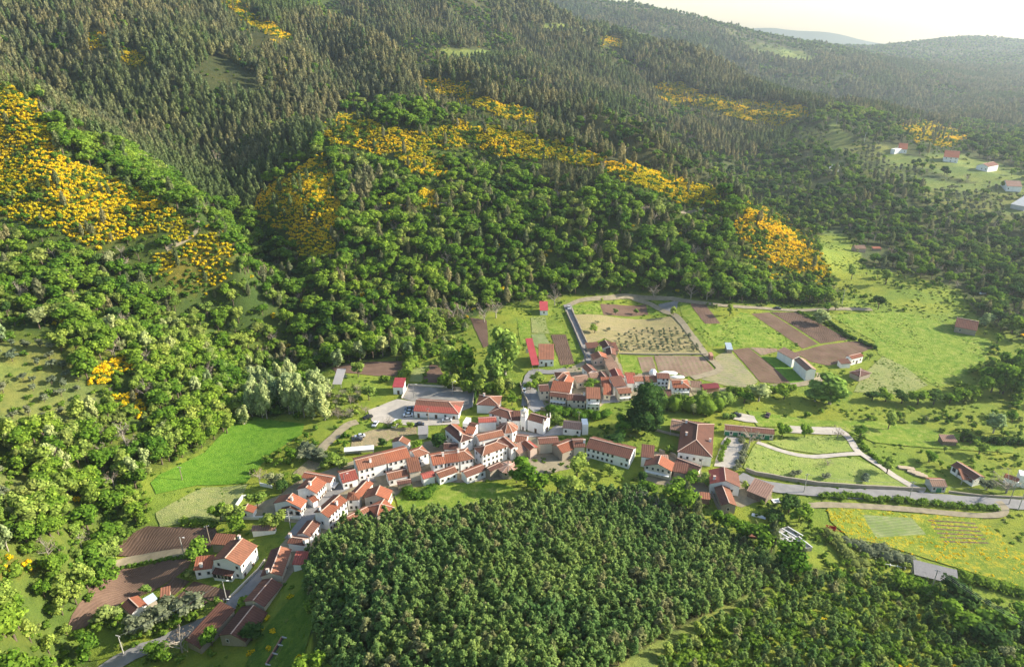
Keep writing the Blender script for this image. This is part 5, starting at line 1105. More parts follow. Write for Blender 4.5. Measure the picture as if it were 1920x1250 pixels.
for sx in (-1, 1):
    for sy in (-1, 1):
        b2 = bmesh.new(); c_ = e1 * 1.1 * sx + e2 * 1.1 * sy; obox(b2, c_, E1, E2, .7, .7, 7.9, 10.1); mesh_obj('pier', b2, WM['w'], tr)
        b2 = bmesh.new(); c_ = e1 * 1.35 * sx + e2 * 1.35 * sy; obox(b2, c_, E1, E2, .35, .35, 10.4, 11.0); q_ = [Vector((c_.x, c_.y, 0)) + Vector((a, b, 0)) for a, b in ((-.2, -.2), (.2, -.2), (.2, .2), (-.2, .2))]
        t_ = [b2.verts.new(p + Vector((0, 0, 11.0))) for p in q_] + [b2.verts.new((c_.x, c_.y, 11.9))]
        for i in range(4): b2.faces.new((t_[i], t_[(i + 1) % 4], t_[4]))
        mesh_obj('pinnacle', b2, M['surround'], tr)
b2 = bmesh.new(); bmesh.ops.create_cone(b2, segments=12, radius1=.55, radius2=.25, depth=.8, cap_ends=True, matrix=Matrix.Translation((0, 0, 9.1))); mesh_obj('bell', b2, M['iron'], tr)
b2 = bmesh.new(); bmesh.ops.create_uvsphere(b2, u_segments=12, v_segments=8, radius=1.15, matrix=Matrix.Translation((0, 0, 10.4))); mesh_obj('dome', b2, WM['w'], tr)
b2 = bmesh.new(); obox(b2, (0, 0), E1, E2, .12, .12, 11.4, 13.2); obox(b2, (0, 0), E1, E2, .7, .1, 12.6, 12.72); mesh_obj('cross', b2, M['iron'], tr)
b2 = bmesh.new(); c_ = -e2 * 1.46; obox(b2, c_, E1, E2, .9, .06, .0, 2.0); mesh_obj('door', b2, M['door'], tr)
def wall_line(name, label, crop, pts, h, th, m, cat='wall', cap=None):
    P_ = [wxy(crop, *p) for p in pts]; s = []
    for i in range(len(P_) - 1):
        n_ = max(1, int(math.dist(P_[i], P_[i + 1]) / 4))
        for j in range(n_): f = j / n_; s.append(Vector(P_[i]).lerp(Vector(P_[i + 1]), f))
    s.append(Vector(P_[-1])); o0 = s[0].copy(); z0 = zs(*o0); bm_ = bmesh.new(); b2 = bmesh.new(); ring = []
    for i, p in enumerate(s):
        d = (s[min(i + 1, len(s) - 1)] - s[max(i - 1, 0)]).normalized(); nn = Vector((-d.y, d.x)) * th / 2; z = zs(*p) - z0; q_ = p - o0; hh = h * (1 + .06 * random.uniform(-1, 1))
        ring.append([bm_.verts.new((*(q_ - nn), z - 1)), bm_.verts.new((*(q_ + nn), z - 1)), bm_.verts.new((*(q_ + nn), z + hh)), bm_.verts.new((*(q_ - nn), z + hh))])
    bm_.faces.new(ring[0]); bm_.faces.new(ring[-1][::-1])
    for a, b in zip(ring, ring[1:]):
        for k in range(4): bm_.faces.new((a[k], b[k], b[(k + 1) % 4], a[(k + 1) % 4]))
    bmesh.ops.recalc_face_normals(bm_, faces=bm_.faces); o = mesh_obj(name, bm_, m, loc=(*o0, z0)); b2.free(); setp(o, label, cat); return o
wall_line('stone_wall', 'long dark stone wall between the meadow and the road', 'C7', [(60,470),(120,492),(300,525),(500,556),(800,578),(1000,586),(1165,592)], 1.5, .5, WM['s'])
wall_line('stone_wall', 'low stone wall along the road in front of the garage', 'C7', [(1310,602),(1500,625),(1776,640)], .8, .4, WM['s'])
wall_line('stone_wall', 'dark wall along the meadow side of the walled lane', 'C6', [(98,128),(120,178),(156,258),(190,330)], 1.4, .4, WM['s'])
wall_line('stone_wall', 'mossy wall on the garden side of the walled lane', 'C6', [(68,140),(90,190),(124,268),(158,350),(190,412)], 1.2, .4, WM['s'])
wall_line('garden_wall', 'white parapet wall along the lower street beside the manor', 'C4', [(1190,628),(1320,500),(1400,420),(1450,350)], 1.0, .3, WM['c'])
wall_line('garden_wall', 'white garden wall curving below the villa', 'C3', [(60,800),(110,828),(340,830),(560,826),(690,828),(712,790)], 1.1, .3, WM['w'])
wall_line('garden_wall', 'short white wall at the edge of the lush field', 'C3', [(325,530),(435,550)], 1.3, .3, WM['w'])
wall_line('garden_wall', 'slanting white wall left of the garage', 'C3', [(108,728),(170,640),(205,638)], 1.3, .3, WM['w'])
wall_line('court_wall', 'low pale wall around three sides of the sports court', 'C1', [(735,515),(800,395),(1100,412),(1390,440),(1372,588)], .9, .3, WM['c'])
wall_line('stone_wall', 'curved stone wall beside the street above the church', 'C2', [(345,560),(365,640),(408,720),(412,745)], 2.0, .4, WM['s'])
wall_line('stone_wall', 'terrace wall below the cream terrace houses', 'C2', [(520,770),(660,790),(830,800),(900,812)], 1.6, .4, WM['s'])
wall_line('stone_wall', 'stone wall closing the estate orchard', 'C5', [(395,560),(540,600),(560,620)], 1.4, .4, WM['s'])
wall_line('stone_wall', 'overgrown wall between estate lawn and fields', 'C5', [(320,340),(430,370),(590,405)], 1.0, .4, WM['s'])
wall_line('retaining_wall', 'long retaining wall and gutter beside the old stone barn', 'C5', [(905,960),(950,1080),(1020,1190)], 1.2, .3, WM['s'])
wall_line('stone_wall', 'low dry wall along the edge of the dry olive field', 'C6', [(375,383),(590,388),(880,388)], .7, .4, WM['s'])
# concrete frame pens
def beam(bm_, a, b, w, h_): 
    a, b = Vector(a), Vector(b); d = (b - a); s = Vector((-d.y, d.x, 0)).normalized() * w / 2; u2 = Vector((0, 0, h_)); hexa(bm_, [a - s, b - s, b + s, a + s, a - s + u2, b - s + u2, b + s + u2, a + s + u2])
def pens(label, corners, nx):
    P_ = [Vector(wxy('C7', *p)) for p in corners[:2]]; d_ = (P_[1] - P_[0]).normalized(); n2 = Vector((-d_.y, d_.x)) * (1 if d_.x > 0 else -1); P_ += [P_[1] + n2 * 5.2 - d_ * 1.6, P_[0] + n2 * 5.2 - d_ * 1.6]; z = zs(*P_[0]); root = bpy.data.objects.new('concrete_pen', None); COL.objects.link(root); root.location = (*P_[0], z); setp(root, label, 'pen', 'roofless concrete pens on the slope')
    q_ = [Vector((p[0] - P_[0][0], p[1] - P_[0][1], 0)) for p in P_]; up = Vector((0, 0, .8))
    for i in range(4): b2 = bmesh.new(); beam(b2, q_[i] + Vector((0, 0, -1)), q_[(i + 1) % 4] + Vector((0, 0, -1)), .2, 1.85); mesh_obj('wall', b2, M['concrete'], root)
    for k in range(nx + 1): f = k / nx; b2 = bmesh.new(); beam(b2, q_[0].lerp(q_[1], f) + up, q_[3].lerp(q_[2], f) + up, .3, .2); mesh_obj('beam', b2, M['white'], root)
    b2 = bmesh.new(); hexa(b2, [p + Vector((0, 0, -1)) for p in q_] + [p + Vector((0, 0, .05)) for p in q_]); mesh_obj('floor_slab', b2, M['concrete'], root)
pens('upper roofless concrete pen with white beams', [(300,912),(408,888),(370,835),(240,860)], 3); pens('lower roofless concrete pen with white beams', [(345,965),(465,962),(428,888),(320,905)], 3)
# ------------------------------------------------------------ hedges
def hedge(label, crop, pts, w, h_, mk, step=1.5, name='hedge', world=None):
    P_ = [Vector(wxy(crop, *p)) for p in pts]; cs = []; o0 = P_[0]; z0 = zs(*o0)
    for i in range(len(P_) - 1):
        n_ = max(1, int((P_[i + 1] - P_[i]).length / step))
        for j in range(n_ + 1):
            p = P_[i].lerp(P_[i + 1], j / n_) + Vector((random.uniform(-.3, .3), random.uniform(-.3, .3))) * w; r = h_ * random.uniform(.42, .62); cs.append(((p.x - o0.x, p.y - o0.y, zs(*p) - z0 + r * .75), (w * .6 * random.uniform(.8, 1.2), w * .6 * random.uniform(.8, 1.2), r)))
    g = np.random.default_rng(len(cs)); C_ = [c for c, r in cs]; R_ = [r for c, r in cs]
    V, F, T_ = clumps(C_, R_, min(6000, 60 * len(cs)), .28, g); cv, cf, ct = core(C_, R_, g)
    me = tri_mesh(name, np.concatenate([V, cv]), np.concatenate([F, cf + len(V)]), [M[mk]], tint=np.concatenate([T_, ct])); o = bpy.data.objects.new(name, me); COL.objects.link(o); o.location = (*o0, z0); setp(o, label, 'hedge'); BLOCK.append([]); return o
hd = hedge
hd('long green hedge on the field side of the road', 'C7', [(540,625),(800,640),(1000,655),(1300,680),(1590,712)], 2.6, 1.9, 'shrub')
hd('dark tall hedge behind the bungalow', 'C7', [(1400,285),(1480,300),(1600,302),(1776,305)], 2.6, 3.4, 'dark')
hd('hedge climbing beside the gravel track', 'C7', [(770,285),(790,335),(860,400),(890,420)], 1.8, 1.6, 'oak')
hd('grey green bramble bank below the flower meadow', 'C7', [(700,930),(800,960),(900,975),(1000,1010),(1080,1040)], 5, 2.2, 'olive')
hd('dark bramble bank below the machine shed', 'C7', [(1385,1110),(1500,1150),(1650,1195),(1776,1230)], 4.5, 2.2, 'shrub')
hd('bushy hedge along the right meadow boundary', 'C6', [(1590,195),(1640,240),(1700,285),(1780,315),(1855,350)], 2.4, 1.9, 'dark')
hd('hedge between the ploughed strips and the farmhouse', 'C6', [(1420,140),(1480,170),(1560,200),(1600,220)], 2, 1.4, 'shrub')
hd('low green hedge under the vineyard track', 'C6', [(1000,600),(1080,615),(1200,600),(1330,590),(1400,600)], 4.0, 3.4, 'oak')
hd('tall yellow green hedge behind the estate house', 'C5', [(440,150),(560,160),(700,170),(820,180),(930,170)], 7, 8.0, 'shrub')
hd('hedge top beyond the tall estate hedge', 'C5', [(700,110),(850,100),(1000,110),(1100,100)], 6, 6.5, 'lime')
hd('olive green hedge at the top of the stable yard', 'C5', [(1060,215),(1120,230)], 3, 2.2, 'lime')
hd('flower border along the estate courtyard', 'C5', [(1205,430),(1235,520),(1190,650),(1150,730)], 2, 1.8, 'olive')
hd('shrub border in front of the estate facade', 'C5', [(1060,450),(1020,540),(980,640)], 2, 1.8, 'shrub')
hd('green hedge beside the dry garden plots', 'C1', [(750,340),(800,240),(830,180)], 5, 4, 'oak')
hd('clipped hedge between ploughed field and track', 'C4', [(310,425),(420,400),(560,370),(700,345),(900,325)], 1.3, .8, 'shrub')
hd('weedy hedge below the dry meadow', 'C4', [(850,75),(960,85),(1080,90)], 3.2, 1.8, 'shrub')
hd('leafy bank along the village gardens', 'C2', [(600,790),(700,800),(800,815),(900,825),(1000,830),(1080,825)], 5, 3.0, 'oak')
hd('bank of pale shrubs between the plaza and the orchard', 'C2', [(640,810),(660,860),(680,880)], 3.5, 3, 'lime')
hd('green verge bushes under the beams of the pens', 'C7', [(560,860),(620,920),(680,1000),(760,1060)], 5, 2.4, 'shrub')
hd('green screen beside the sports court', 'C1', [(1395,560),(1412,420)], .6, 3.8, 'dark', 1.0)
hd('reed bank above the tan yard', 'C3', [(700,200),(800,250),(900,290)], 5, 3.6, 'olive')
hd('garden bushes behind the red roofed street house', 'C3', [(930,350),(1000,330),(1090,340)], 3.5, 3.2, 'lime')
hd('ivy covered bank at the lower end of the village gardens', 'C3', [(1620,560),(1700,640),(1800,620),(1900,560)], 4, 2.2, 'shrub')
# ------------------------------------------------------------ single trees of the valley: pixel of the foot, height, width
def T1(u, v, h_, w, kind, label, group=None, **k):
    x, y = wpt((u, v)); unit = {'oak': .78, 'lime': .78, 'dark': .78, 'sage': .55, 'shrub': 1.15, 'flower': 1.15, 'olive': .8, 'bare': .8, 'pine': .45, 'conifer': .24, 'magnolia': .52, 'tall': .55}[kind]
    return place_plant(kind, x, y, zs(x, y) - .1, random.uniform(0, 6.28), w / unit, h_, random.randrange(8), label, group, **k)
T1(1211, 806, 22, 13.5, 'magnolia', 'huge dark evergreen tree with dense domed crown in the middle of the village')
for i in range(64):
    f = random.random(); T1(462 + 152 * f + random.uniform(-6, 6), 788 - 56 * random.random() - 14 * f * (1 - f), random.uniform(14, 18) * (.72 + 1.2 * f * (1 - f)), random.uniform(5, 7), 'sage', 'pale silvery poplar of the round grove beside the lush field', 'pale poplars of the round grove')
T1(947, 704, 27, 15, 'tall', 'tallest pale green tree standing beside the dark soil plot'); T1(925, 712, 19, 10, 'tall', 'pale tree leaning on the tallest pale green tree')
T1(872, 712, 20, 15, 'oak', 'broad olive green tree left of the tallest pale tree'); T1(845, 705, 16, 11, 'tall', 'light green tree at the edge of the dark woodland above the court')
for i, (u, v, h_) in enumerate([(832,728,9),(852,732,8),(874,736,8),(896,738,8),(918,738,7),(938,738,8),(958,734,8),(905,722,10),(880,718,10)]): T1(u, v, h_, 7.5, 'lime' if i % 2 else 'shrub', 'yellow green bushy tree in the thicket above the sports court', 'thicket above the sports court')
for u, v, h_ in [(612,684,11),(634,688,12),(655,680,13),(676,676,12),(700,674,13),(718,668,12),(744,676,14),(766,672,12),(790,668,13),(802,652,12),(820,640,12)]: T1(u, v, h_, 7, random.choice(['lime', 'oak', 'sage']), 'light green tree in the row at the foot of the hill', 'row of light trees at the foot of the hill')
for u, v, h_ in [(800,612,12),(822,608,12),(850,606,13),(868,606,12),(908,604,12),(930,596,11),(1040,572,9),(1225,560,9),(1295,560,10),(1325,562,9)]: T1(u, v, h_, 9, 'bare', 'leafless grey brown tree at the edge of the fields', 'leafless trees at the edge of the fields')
for u, v, h_, w, k, l in [
 (692,750,7.5,7.5,'lime','round bright green tree in the grass beside the path'), (672,706,8,7,'lime','small light tree above the round bright tree'), (722,716,4,6,'shrub','green bush at the edge of the long soil field'),
 (1082,892,9,10,'lime','round yellow green tree in front of the stone house'), (1143,893,5,6,'lime','small bright tree in front of the very long white house'), (990,912,12,13,'oak','large dark green tree at the lower edge of the village'),
 (1012,926,9,9,'oak','dark round tree beside the large dark tree'), (1076,940,9,11,'lime','broad pale green tree above the pine plantation'), (1105,912,6,7,'lime','light bush between the garden trees'), (1045,925,8,9,'oak','green tree between two pale trees above the plantation'),
 (968,905,6,6,'oak','small tree at the corner of the last stone barn'), (1195,948,6,9,'bare','reddish brown shrub on the bank above the plantation'), (1235,958,6,9,'bare','rusty brown shrub above the corner of the plantation'), (1215,925,5,8,'oak','rounded bush below the balcony house'),
 (1555,757,15,16,'tall','bright yellow green willow beside the white barn'), (1528,752,10,11,'tall','smaller bright willow left of the big willow'), (1422,752,9,10,'sage','rounded pale willow below the vineyard track'), (1395,756,6,8,'oak','green bush left of the pale willow'), (1470,748,7,9,'oak','green tree right of the pale willow'),
 (1538,607,8,10,'sage','silvery round tree at the corner of the ploughed strips'), (1552,585,6,7,'oak','round green tree on the upper track'), (1566,582,6,7,'lime','light green tree on the upper track'), (1646,580,10,8,'dark','dark pointed evergreen beside the upper track'),
 (1368,592,7,6,'lime','round light tree between upper track and strips'), (1262,592,6,5,'lime','small pale tree at the top corner of the dry field'), (1154,590,4,4,'lime','small round tree on the upper soil field'), (1193,589,4,4,'lime','second small round tree on the upper soil field nearer the pale yard'), (1115,624,5,7,'lime','green fig tree at the corner of the dry field'),
 (1665,805,9,8,'lime','solitary pale green tree in the wet meadow'), (1862,812,10,7,'sage','spiky pale poplar in the wet meadow'), (1596,524,11,8,'lime','bright slim tree at the toe of the hill'), (1660,533,10,9,'lime','bright leaning tree in the far meadow'), (1645,520,6,5,'lime','small bright tree behind the leaning tree'),
 (1848,612,8,9,'sage','pale tree behind the isolated stone barn'), (1876,620,8,8,'lime','bright green tree at the far meadow edge'), (1860,590,9,10,'oak','green tree above the far meadow edge'), (1630,675,4,4,'lime','tiny round tree beside the small farmhouse'),
 (1121,668,5,7,'lime','round bright garden tree at the end of the lane'), (1008,722,6,9,'lime','leafy bush above the street fork'), (995,730,5,7,'oak','green bush on the corner of the street fork'), (1108,730,5,8,'oak','garden tree between the tan roofed houses'),
 (1508,820,6,6,'oak','small dark tree on the upper estate meadow'), (1570,820,5,6,'bare','leafless tree on the upper estate meadow'), (1466,818,6,7,'oak','green bush at the end of the stable'), (1404,836,8,8,'bare','brown old tree at the courtyard gate'), (1612,822,6,6,'oak','dark green tree by the gravel track'),
 (1662,888,7,7,'lime','light feathery tree beside the gravel track fork'), (1552,872,2.5,4,'bare','tiny leafless tree in the estate meadow'), (1490,892,2.5,5,'olive','pale blossoming shrub in the estate meadow'), (1548,897,2.5,5,'olive','second pale shrub in the estate meadow nearer the road'), (1622,902,2.6,5,'olive','greyish shrub near the corner of the estate meadow'),
 (1886,924,8,11,'bare','reddish leafless tree beside the white house at the edge'), (1850,918,5,7,'olive','grey olive tree beside the bungalow garden'), (1835,852,6,7,'lime','bright green tree behind the bungalow'), (1740,866,5,7,'oak','dark bush above the plank stacks'),
 (1805,830,7,4,'dark','dark column evergreen beside the garden shack'), (1818,835,6,4,'dark','second dark column evergreen beside the tall hedge'), (1478,962,7,9,'dark','dark bush above the concrete pens'), (1498,978,7,8,'oak','dark green bush right of the pens'), (1452,978,4,8,'dark','low dark mound of bushes above the pens'),
 (1785,1142,10,12,'dark','large dark green tree beside the machine shed'), (1800,1190,10,12,'oak','large green tree below the machine shed'), (1725,1115,6,9,'oak','bushy tree in front of the machine shed'), (1690,1108,6,8,'oak','green bush left of the machine shed front'), (1870,1190,8,12,'oak','broad dark tree at the lower right bank'), (1915,1190,8,11,'oak','green tree at the lower right picture edge'), (1840,1215,7,10,'dark','dark tree on the lower right bank'),
 (516,912,6,7,'lime','light green garden tree behind the tall street houses'), (484,952,6.5,7.5,'lime','bright yellow green tree beside the garage'), (514,990,7,8.5,'oak','olive green tree in the villa garden'), (446,995,6,8,'oak','round tree at the corner of the ploughed field'), (487,905,6,6,'bare','brownish small tree at the field edge'), (530,922,5,6,'dark','dark shrub beside the covered shed'),
 (378,1046,8,10,'oak','dense green tree beside the big white manor'), (362,1075,3.5,7,'shrub','low bush under the dense manor tree'), (277,1110,3.5,4.5,'lime','small bright tree beside the tin shed'), (440,978,7,9,'lime','pale tree behind the manor outbuilding'), (414,975,7,7,'oak','dark tree behind the manor outbuilding'),
 (283,1178,7,9,'olive','first grey olive tree along the street bank'), (318,1162,7,8.5,'olive','middle grey olive tree along the street bank'), (355,1150,7,9,'olive','pale olive tree nearest the garden plots on the street bank'), (250,1190,6,8,'olive','dull olive tree at the lower end of the street bank'), (205,1165,7,9,'lime','thin pale tree at the tip of the ploughed field'),
 (342,1222,7,8,'bare','pale leafless tree beside the long low barn'), (398,1210,7,6,'oak','slender green tree below the stained roof barn'), (472,1200,5,7,'dark','dark shrub at the corner of the stained roof barn'), (462,1142,4,8,'shrub','bush beside the street below the dark roofs'), (300,1235,5,8,'oak','green bush between the street and the bottom edge'),
 (560,905,4,6,'lime','small tree on the path to the tan yard'), (575,860,5,8,'olive','grey reeds and willow above the tan yard'), (600,865,6,8,'olive','grey green willow beside the path'), (545,860,5,6,'oak','dark shrub at the lush field corner'), (626,872,5,7,'lime','bright shrub beside the long terrace'), (642,878,4,6,'lime','green bush at the end wall of the long terrace'),
 (745,802,4,5,'lime','small fresh tree at the car park edge'), (770,804,3.5,4,'lime','second small tree at the car park edge'), (728,800,5,5,'bare','leafless tree at the car park edge'), (820,838,6,9,'dark','dark garden tree behind the terrace roofs'), (786,846,5,7,'oak','garden tree beside the shack'), (717,838,4,5,'dark','dark round bush in the dry yard'),
 (960,760,6,6,'oak','tree beside the old wall above the church'), (955,778,4,6,'shrub','bush below the old wall above the church'), (1050,795,3,5,'lime','light shrub below the cream terrace'), (1150,838,6,12,'dark','dark bush in the cast shadow left of the huge tree'), (1165,815,8,11,'oak','shaded tree between the houses and the huge tree'),  # the dark bush stands for the huge tree's cast shadow
 (1300,778,6,5,'lime','fresh little tree behind the estate house'), (1255,848,3.5,6,'shrub','bush in the estate orchard'), (1300,905,5,9,'oak','thicket below the balcony house'), (1325,912,5,8,'lime','pale shrubs beside the wide farmhouse'), (1202,905,5,5,'dark','dark ivy tree at the corner of the balcony house'), (1398,920,4,4,'lime','small bright tree beside the ramshackle barn'), (1012,575,9,9,'lime','bright tree at the top of the vegetable plots')]:
    T1(u, v, h_, w, k, l)
for k, (u, v) in enumerate([(1120,607),(1140,620)]): T1(u, v, 2, 3, 'olive', 'small olive at the upper edge of the dry field', 'olives at the upper edge of the dry field')
for r_ in range(9):     # olive rows in the dry field
    for c_ in range(16):
        x, y = 330 + c_ * 34 + random.uniform(-7, 7) + r_ * 3, 245 + r_ * 15 + random.uniform(-4, 4)
        if random.random() < .18 or (r_ < 2 and c_ < 3) or not inpoly(np.array([x]), np.array([y]), [(330,240),(700,235),(790,270),(845,380),(600,380),(380,375)])[0]: continue
        u, v = Q('C6', [(x, y)])[0]; T1(u, v, random.uniform(1.5, 2.2), random.uniform(1.6, 2.5), 'olive', 'small olive tree planted in the dry tan field', 'olive trees planted in the dry field')
for i in range(60):     # fruit trees on the slope left of the car park
    x, y = random.uniform(10, 430), random.uniform(420, 720)
    if y > 700 - abs(x - 200) * .2: continue
    u, v = Q('C1', [(x, y)])[0]; T1(u, v, random.uniform(2.6, 4), random.uniform(3, 4.2), random.choice(['bare', 'lime', 'bare']), 'small thin fruit tree in the grassy orchard left of the car park', 'fruit trees in the grassy orchard')
for u, v in [(500,1160),(512,1185),(505,1215),(545,1120),(560,1235),(520,1098),(488,1180),(470,1225)]: T1(u, v, 1.3, 2.2, 'flower', 'small yellow broom bush on the steep grass below the plantation', 'broom bushes on the steep grass', single=True)
# ------------------------------------------------------------ rough ground in the valley
def blocked(X, Y, grow=0):
    b = np.zeros(len(X), bool)
    for p in BLOCK:
        if len(p) < 3: continue
        a = np.array(p); k = (X > a[:, 0].min()) & (X < a[:, 0].max()) & (Y > a[:, 1].min()) & (Y < a[:, 1].max())
        if k.any(): b[k] |= inpoly(X[k], Y[k], p)
    for c, r in HOUSES: b |= np.hypot(X - c.x, Y - c.y) < r * .62
    return b
WILD = [([(1365,770),(1640,775),(1925,770),(1925,835),(1640,840),(1500,800),(1370,795)], 3.6, .30, 1.0, 3.0), ([(1180,925),(1300,945),(1480,940),(1560,1000),(1640,1075),(1560,1062),(1400,1000),(1310,985)], 2.9, .45, .8, 2.4),
        ([(1430,985),(1560,1000),(1700,1062),(1925,1150),(1925,1185),(1700,1110),(1560,1070)], 2.8, .75, 1.0, 2.6), ([(480,830),(650,790),(660,870),(600,880),(530,900),(440,900)], 3.2, .5, 1.0, 2.8),
        ([(740,690),(970,700),(980,760),(900,740),(830,735),(740,700)], 3.0, .55, 1.2, 3.2), ([(100,1200),(240,1135),(330,1150),(420,1120),(440,1140),(330,1185),(190,1260),(60,1300)], 3.0, .85, 1.4, 3.6),
        ([(1560,530),(1640,560),(1760,600),(1925,640),(1925,720),(1860,700),(1870,640),(1760,596),(1560,575)], 4.0, .45, 1.2, 3.2), ([(1590,440),(1720,520),(1925,560),(1925,620),(1740,560),(1620,520)], 4.0, .35, 1.0, 3.0),
        ([(1000,760),(1190,790),(1200,830),(1080,830),(1000,800)], 3.2, .5, .8, 2.4), ([(740,930),(930,880),(1200,880),(1290,950),(1000,950),(800,965)], 3.6, .38, .6, 2.0),
        ([(200,985),(262,905),(290,930),(286,985),(250,1020),(200,1060)], 2.8, .7, 1.2, 3.4), ([(590,690),(640,670),(760,655),(860,600),(900,600),(830,690),(760,700)], 3.6, .7, 2.0, 5.0), ([(400,830),(480,775),(600,720),(640,720),(560,800),(440,800)], 4, .3, 1.5, 3.5),
        ([(1620,830),(1925,830),(1925,920),(1800,880),(1640,880)], 4.0, .30, .8, 2.4), ([(1800,640),(2080,640),(2080,800),(1830,790),(1790,740)], 4.5, .55, 2.0, 5.0), ([(970,575),(1060,560),(1080,640),(1010,640)], 4.5, .25, .8, 2),
        ([(480,1225),(560,1235),(560,1300),(200,1300),(330,1230)], 3.0, .6, .8, 2.6), ([(1100,565),(1560,560),(1560,580),(1100,575)], 3.0, .3, 1.0, 2.6)]
pw = {'shrub': [], 'lime': [], 'oak': []}; ww = []
xs, ys = np.meshgrid(np.arange(-330, 520, 2.3), np.arange(100, 560, 2.3)); X = xs.ravel() + RNG.uniform(-1.1, 1.1, xs.size); Y = ys.ravel() + RNG.uniform(-1.1, 1.1, xs.size); Z = tz(X, Y); u, v = project(X, Y, Z)
k = (u > -100) & (u < 2050) & (v > 400) & (v < 1400) & inpoly(u, v, VALLEY); X, Y, Z, u, v = X[k], Y[k], Z[k], u[k], v[k]; k = ~blocked(X, Y); X, Y, Z, u, v = X[k], Y[k], Z[k], u[k], v[k]
r = RNG.random(len(X)); used = np.zeros(len(X), bool)
for poly, sp_, pr, h0, h1 in WILD:
    k = inpoly(u, v, poly) & (r < pr * (2.3 / sp_) ** 2 * 1.5) & (fbm(X / 7, Y / 7, 33) > -.09) & ~used; used |= k; m_ = int(k.sum()); h_ = RNG.uniform(h0, h1, m_); kk = RNG.random(m_)
    a = np.stack([X[k], Y[k], Z[k] - .1, RNG.uniform(0, 6.28, m_), h_ * 1.2, h_, RNG.integers(0, 3, m_)], -1)
    pw['shrub'].append(a[kk < .62]); pw['lime'].append(a[(kk >= .62) & (kk < .8)] * [1, 1, 1, 1, 1.1, 1.3, 1]); pw['oak'].append(a[kk >= .8] * [1, 1, 1, 1, 1.25, 1.3, 1])
k = ~used & (r > .45) & (fbm(X / 11, Y / 11, 34) + .5 * fbm(X / 3, Y / 3, 35) > .02); m_ = int(k.sum()); h_ = RNG.uniform(.3, .9, m_)
ww = np.stack([X[k], Y[k], Z[k] - .1, RNG.uniform(0, 6.28, m_), h_ * 2.2, h_, RNG.integers(0, 3, m_)], -1)
gn_scatter('tall_grass', 'shrub', ww, 'tufts and weeds in the rough valley grass', 'grass')
gx, gy = np.meshgrid(np.arange(-160, 420, 1.5), np.arange(100, 560, 1.5)); X = gx.ravel() + RNG.uniform(-.75, .75, gx.size); Y = gy.ravel() + RNG.uniform(-.75, .75, gx.size); k = np.zeros(len(X), bool)
for p in GRASSY:
    a = np.array(p); q_ = (X > a[:, 0].min()) & (X < a[:, 0].max()) & (Y > a[:, 1].min()) & (Y < a[:, 1].max()); k[q_] |= inpoly(X[q_], Y[q_], p)
k &= (fbm(X / 6, Y / 14, 95) + .6 * fbm(X / 2, Y / 2, 96)) > .04; X, Y = X[k], Y[k]; m_ = len(X); h_ = RNG.uniform(.15, .42, m_)
gn_scatter('meadow_grass', 'shrub', np.stack([X, Y, tz(X, Y), RNG.uniform(0, 6.28, m_), h_ * 3, h_, RNG.integers(0, 3, m_)], -1), 'clumps of longer grass in the meadows', 'grass')
print('GRASS', m_, len(ww))
for kd, nm, lb in (('shrub', 'bramble_undergrowth', 'brambles and bushes on the rough valley banks'), ('lime', 'sapling_undergrowth', 'pale saplings on the rough valley banks'), ('oak', 'bushy_undergrowth', 'dark bushes on the rough valley banks')):
    a = np.concatenate(pw[kd]); gn_scatter(nm, kd, a, lb, 'bushes')
fx, fy = np.meshgrid(np.arange(60, 420, 1.1), np.arange(90, 330, 1.1)); X = fx.ravel() + RNG.uniform(-.5, .5, fx.size); Y = fy.ravel() + RNG.uniform(-.5, .5, fx.size); Z = tz(X, Y); u, v = project(X, Y, Z)
k = inpoly(u, v, Q('C7', [(560,700),(740,700),(1500,760),(1900,1080),(1900,1230),(1776,1190),(1300,1050),(900,925),(700,885),(580,780)])) & ~inpoly(u, v, Q('C7', [(780,740),(1080,760),(1170,862),(860,880)]))
dens = fbm(X / 16, Y / 9, 91) + .5 * fbm(X / 3, Y / 3, 92); k &= dens + RNG.normal(0, .06, len(X)) > .07; m_ = int(k.sum()); h_ = RNG.uniform(.25, .5, m_)
gn_scatter('meadow_flowers', 'flower', np.stack([X[k], Y[k], Z[k], RNG.uniform(0, 6.28, m_), h_ * 2.2, h_, RNG.integers(0, 3, m_)], -1), 'drifts of yellow flowers in the meadow', 'flowers')
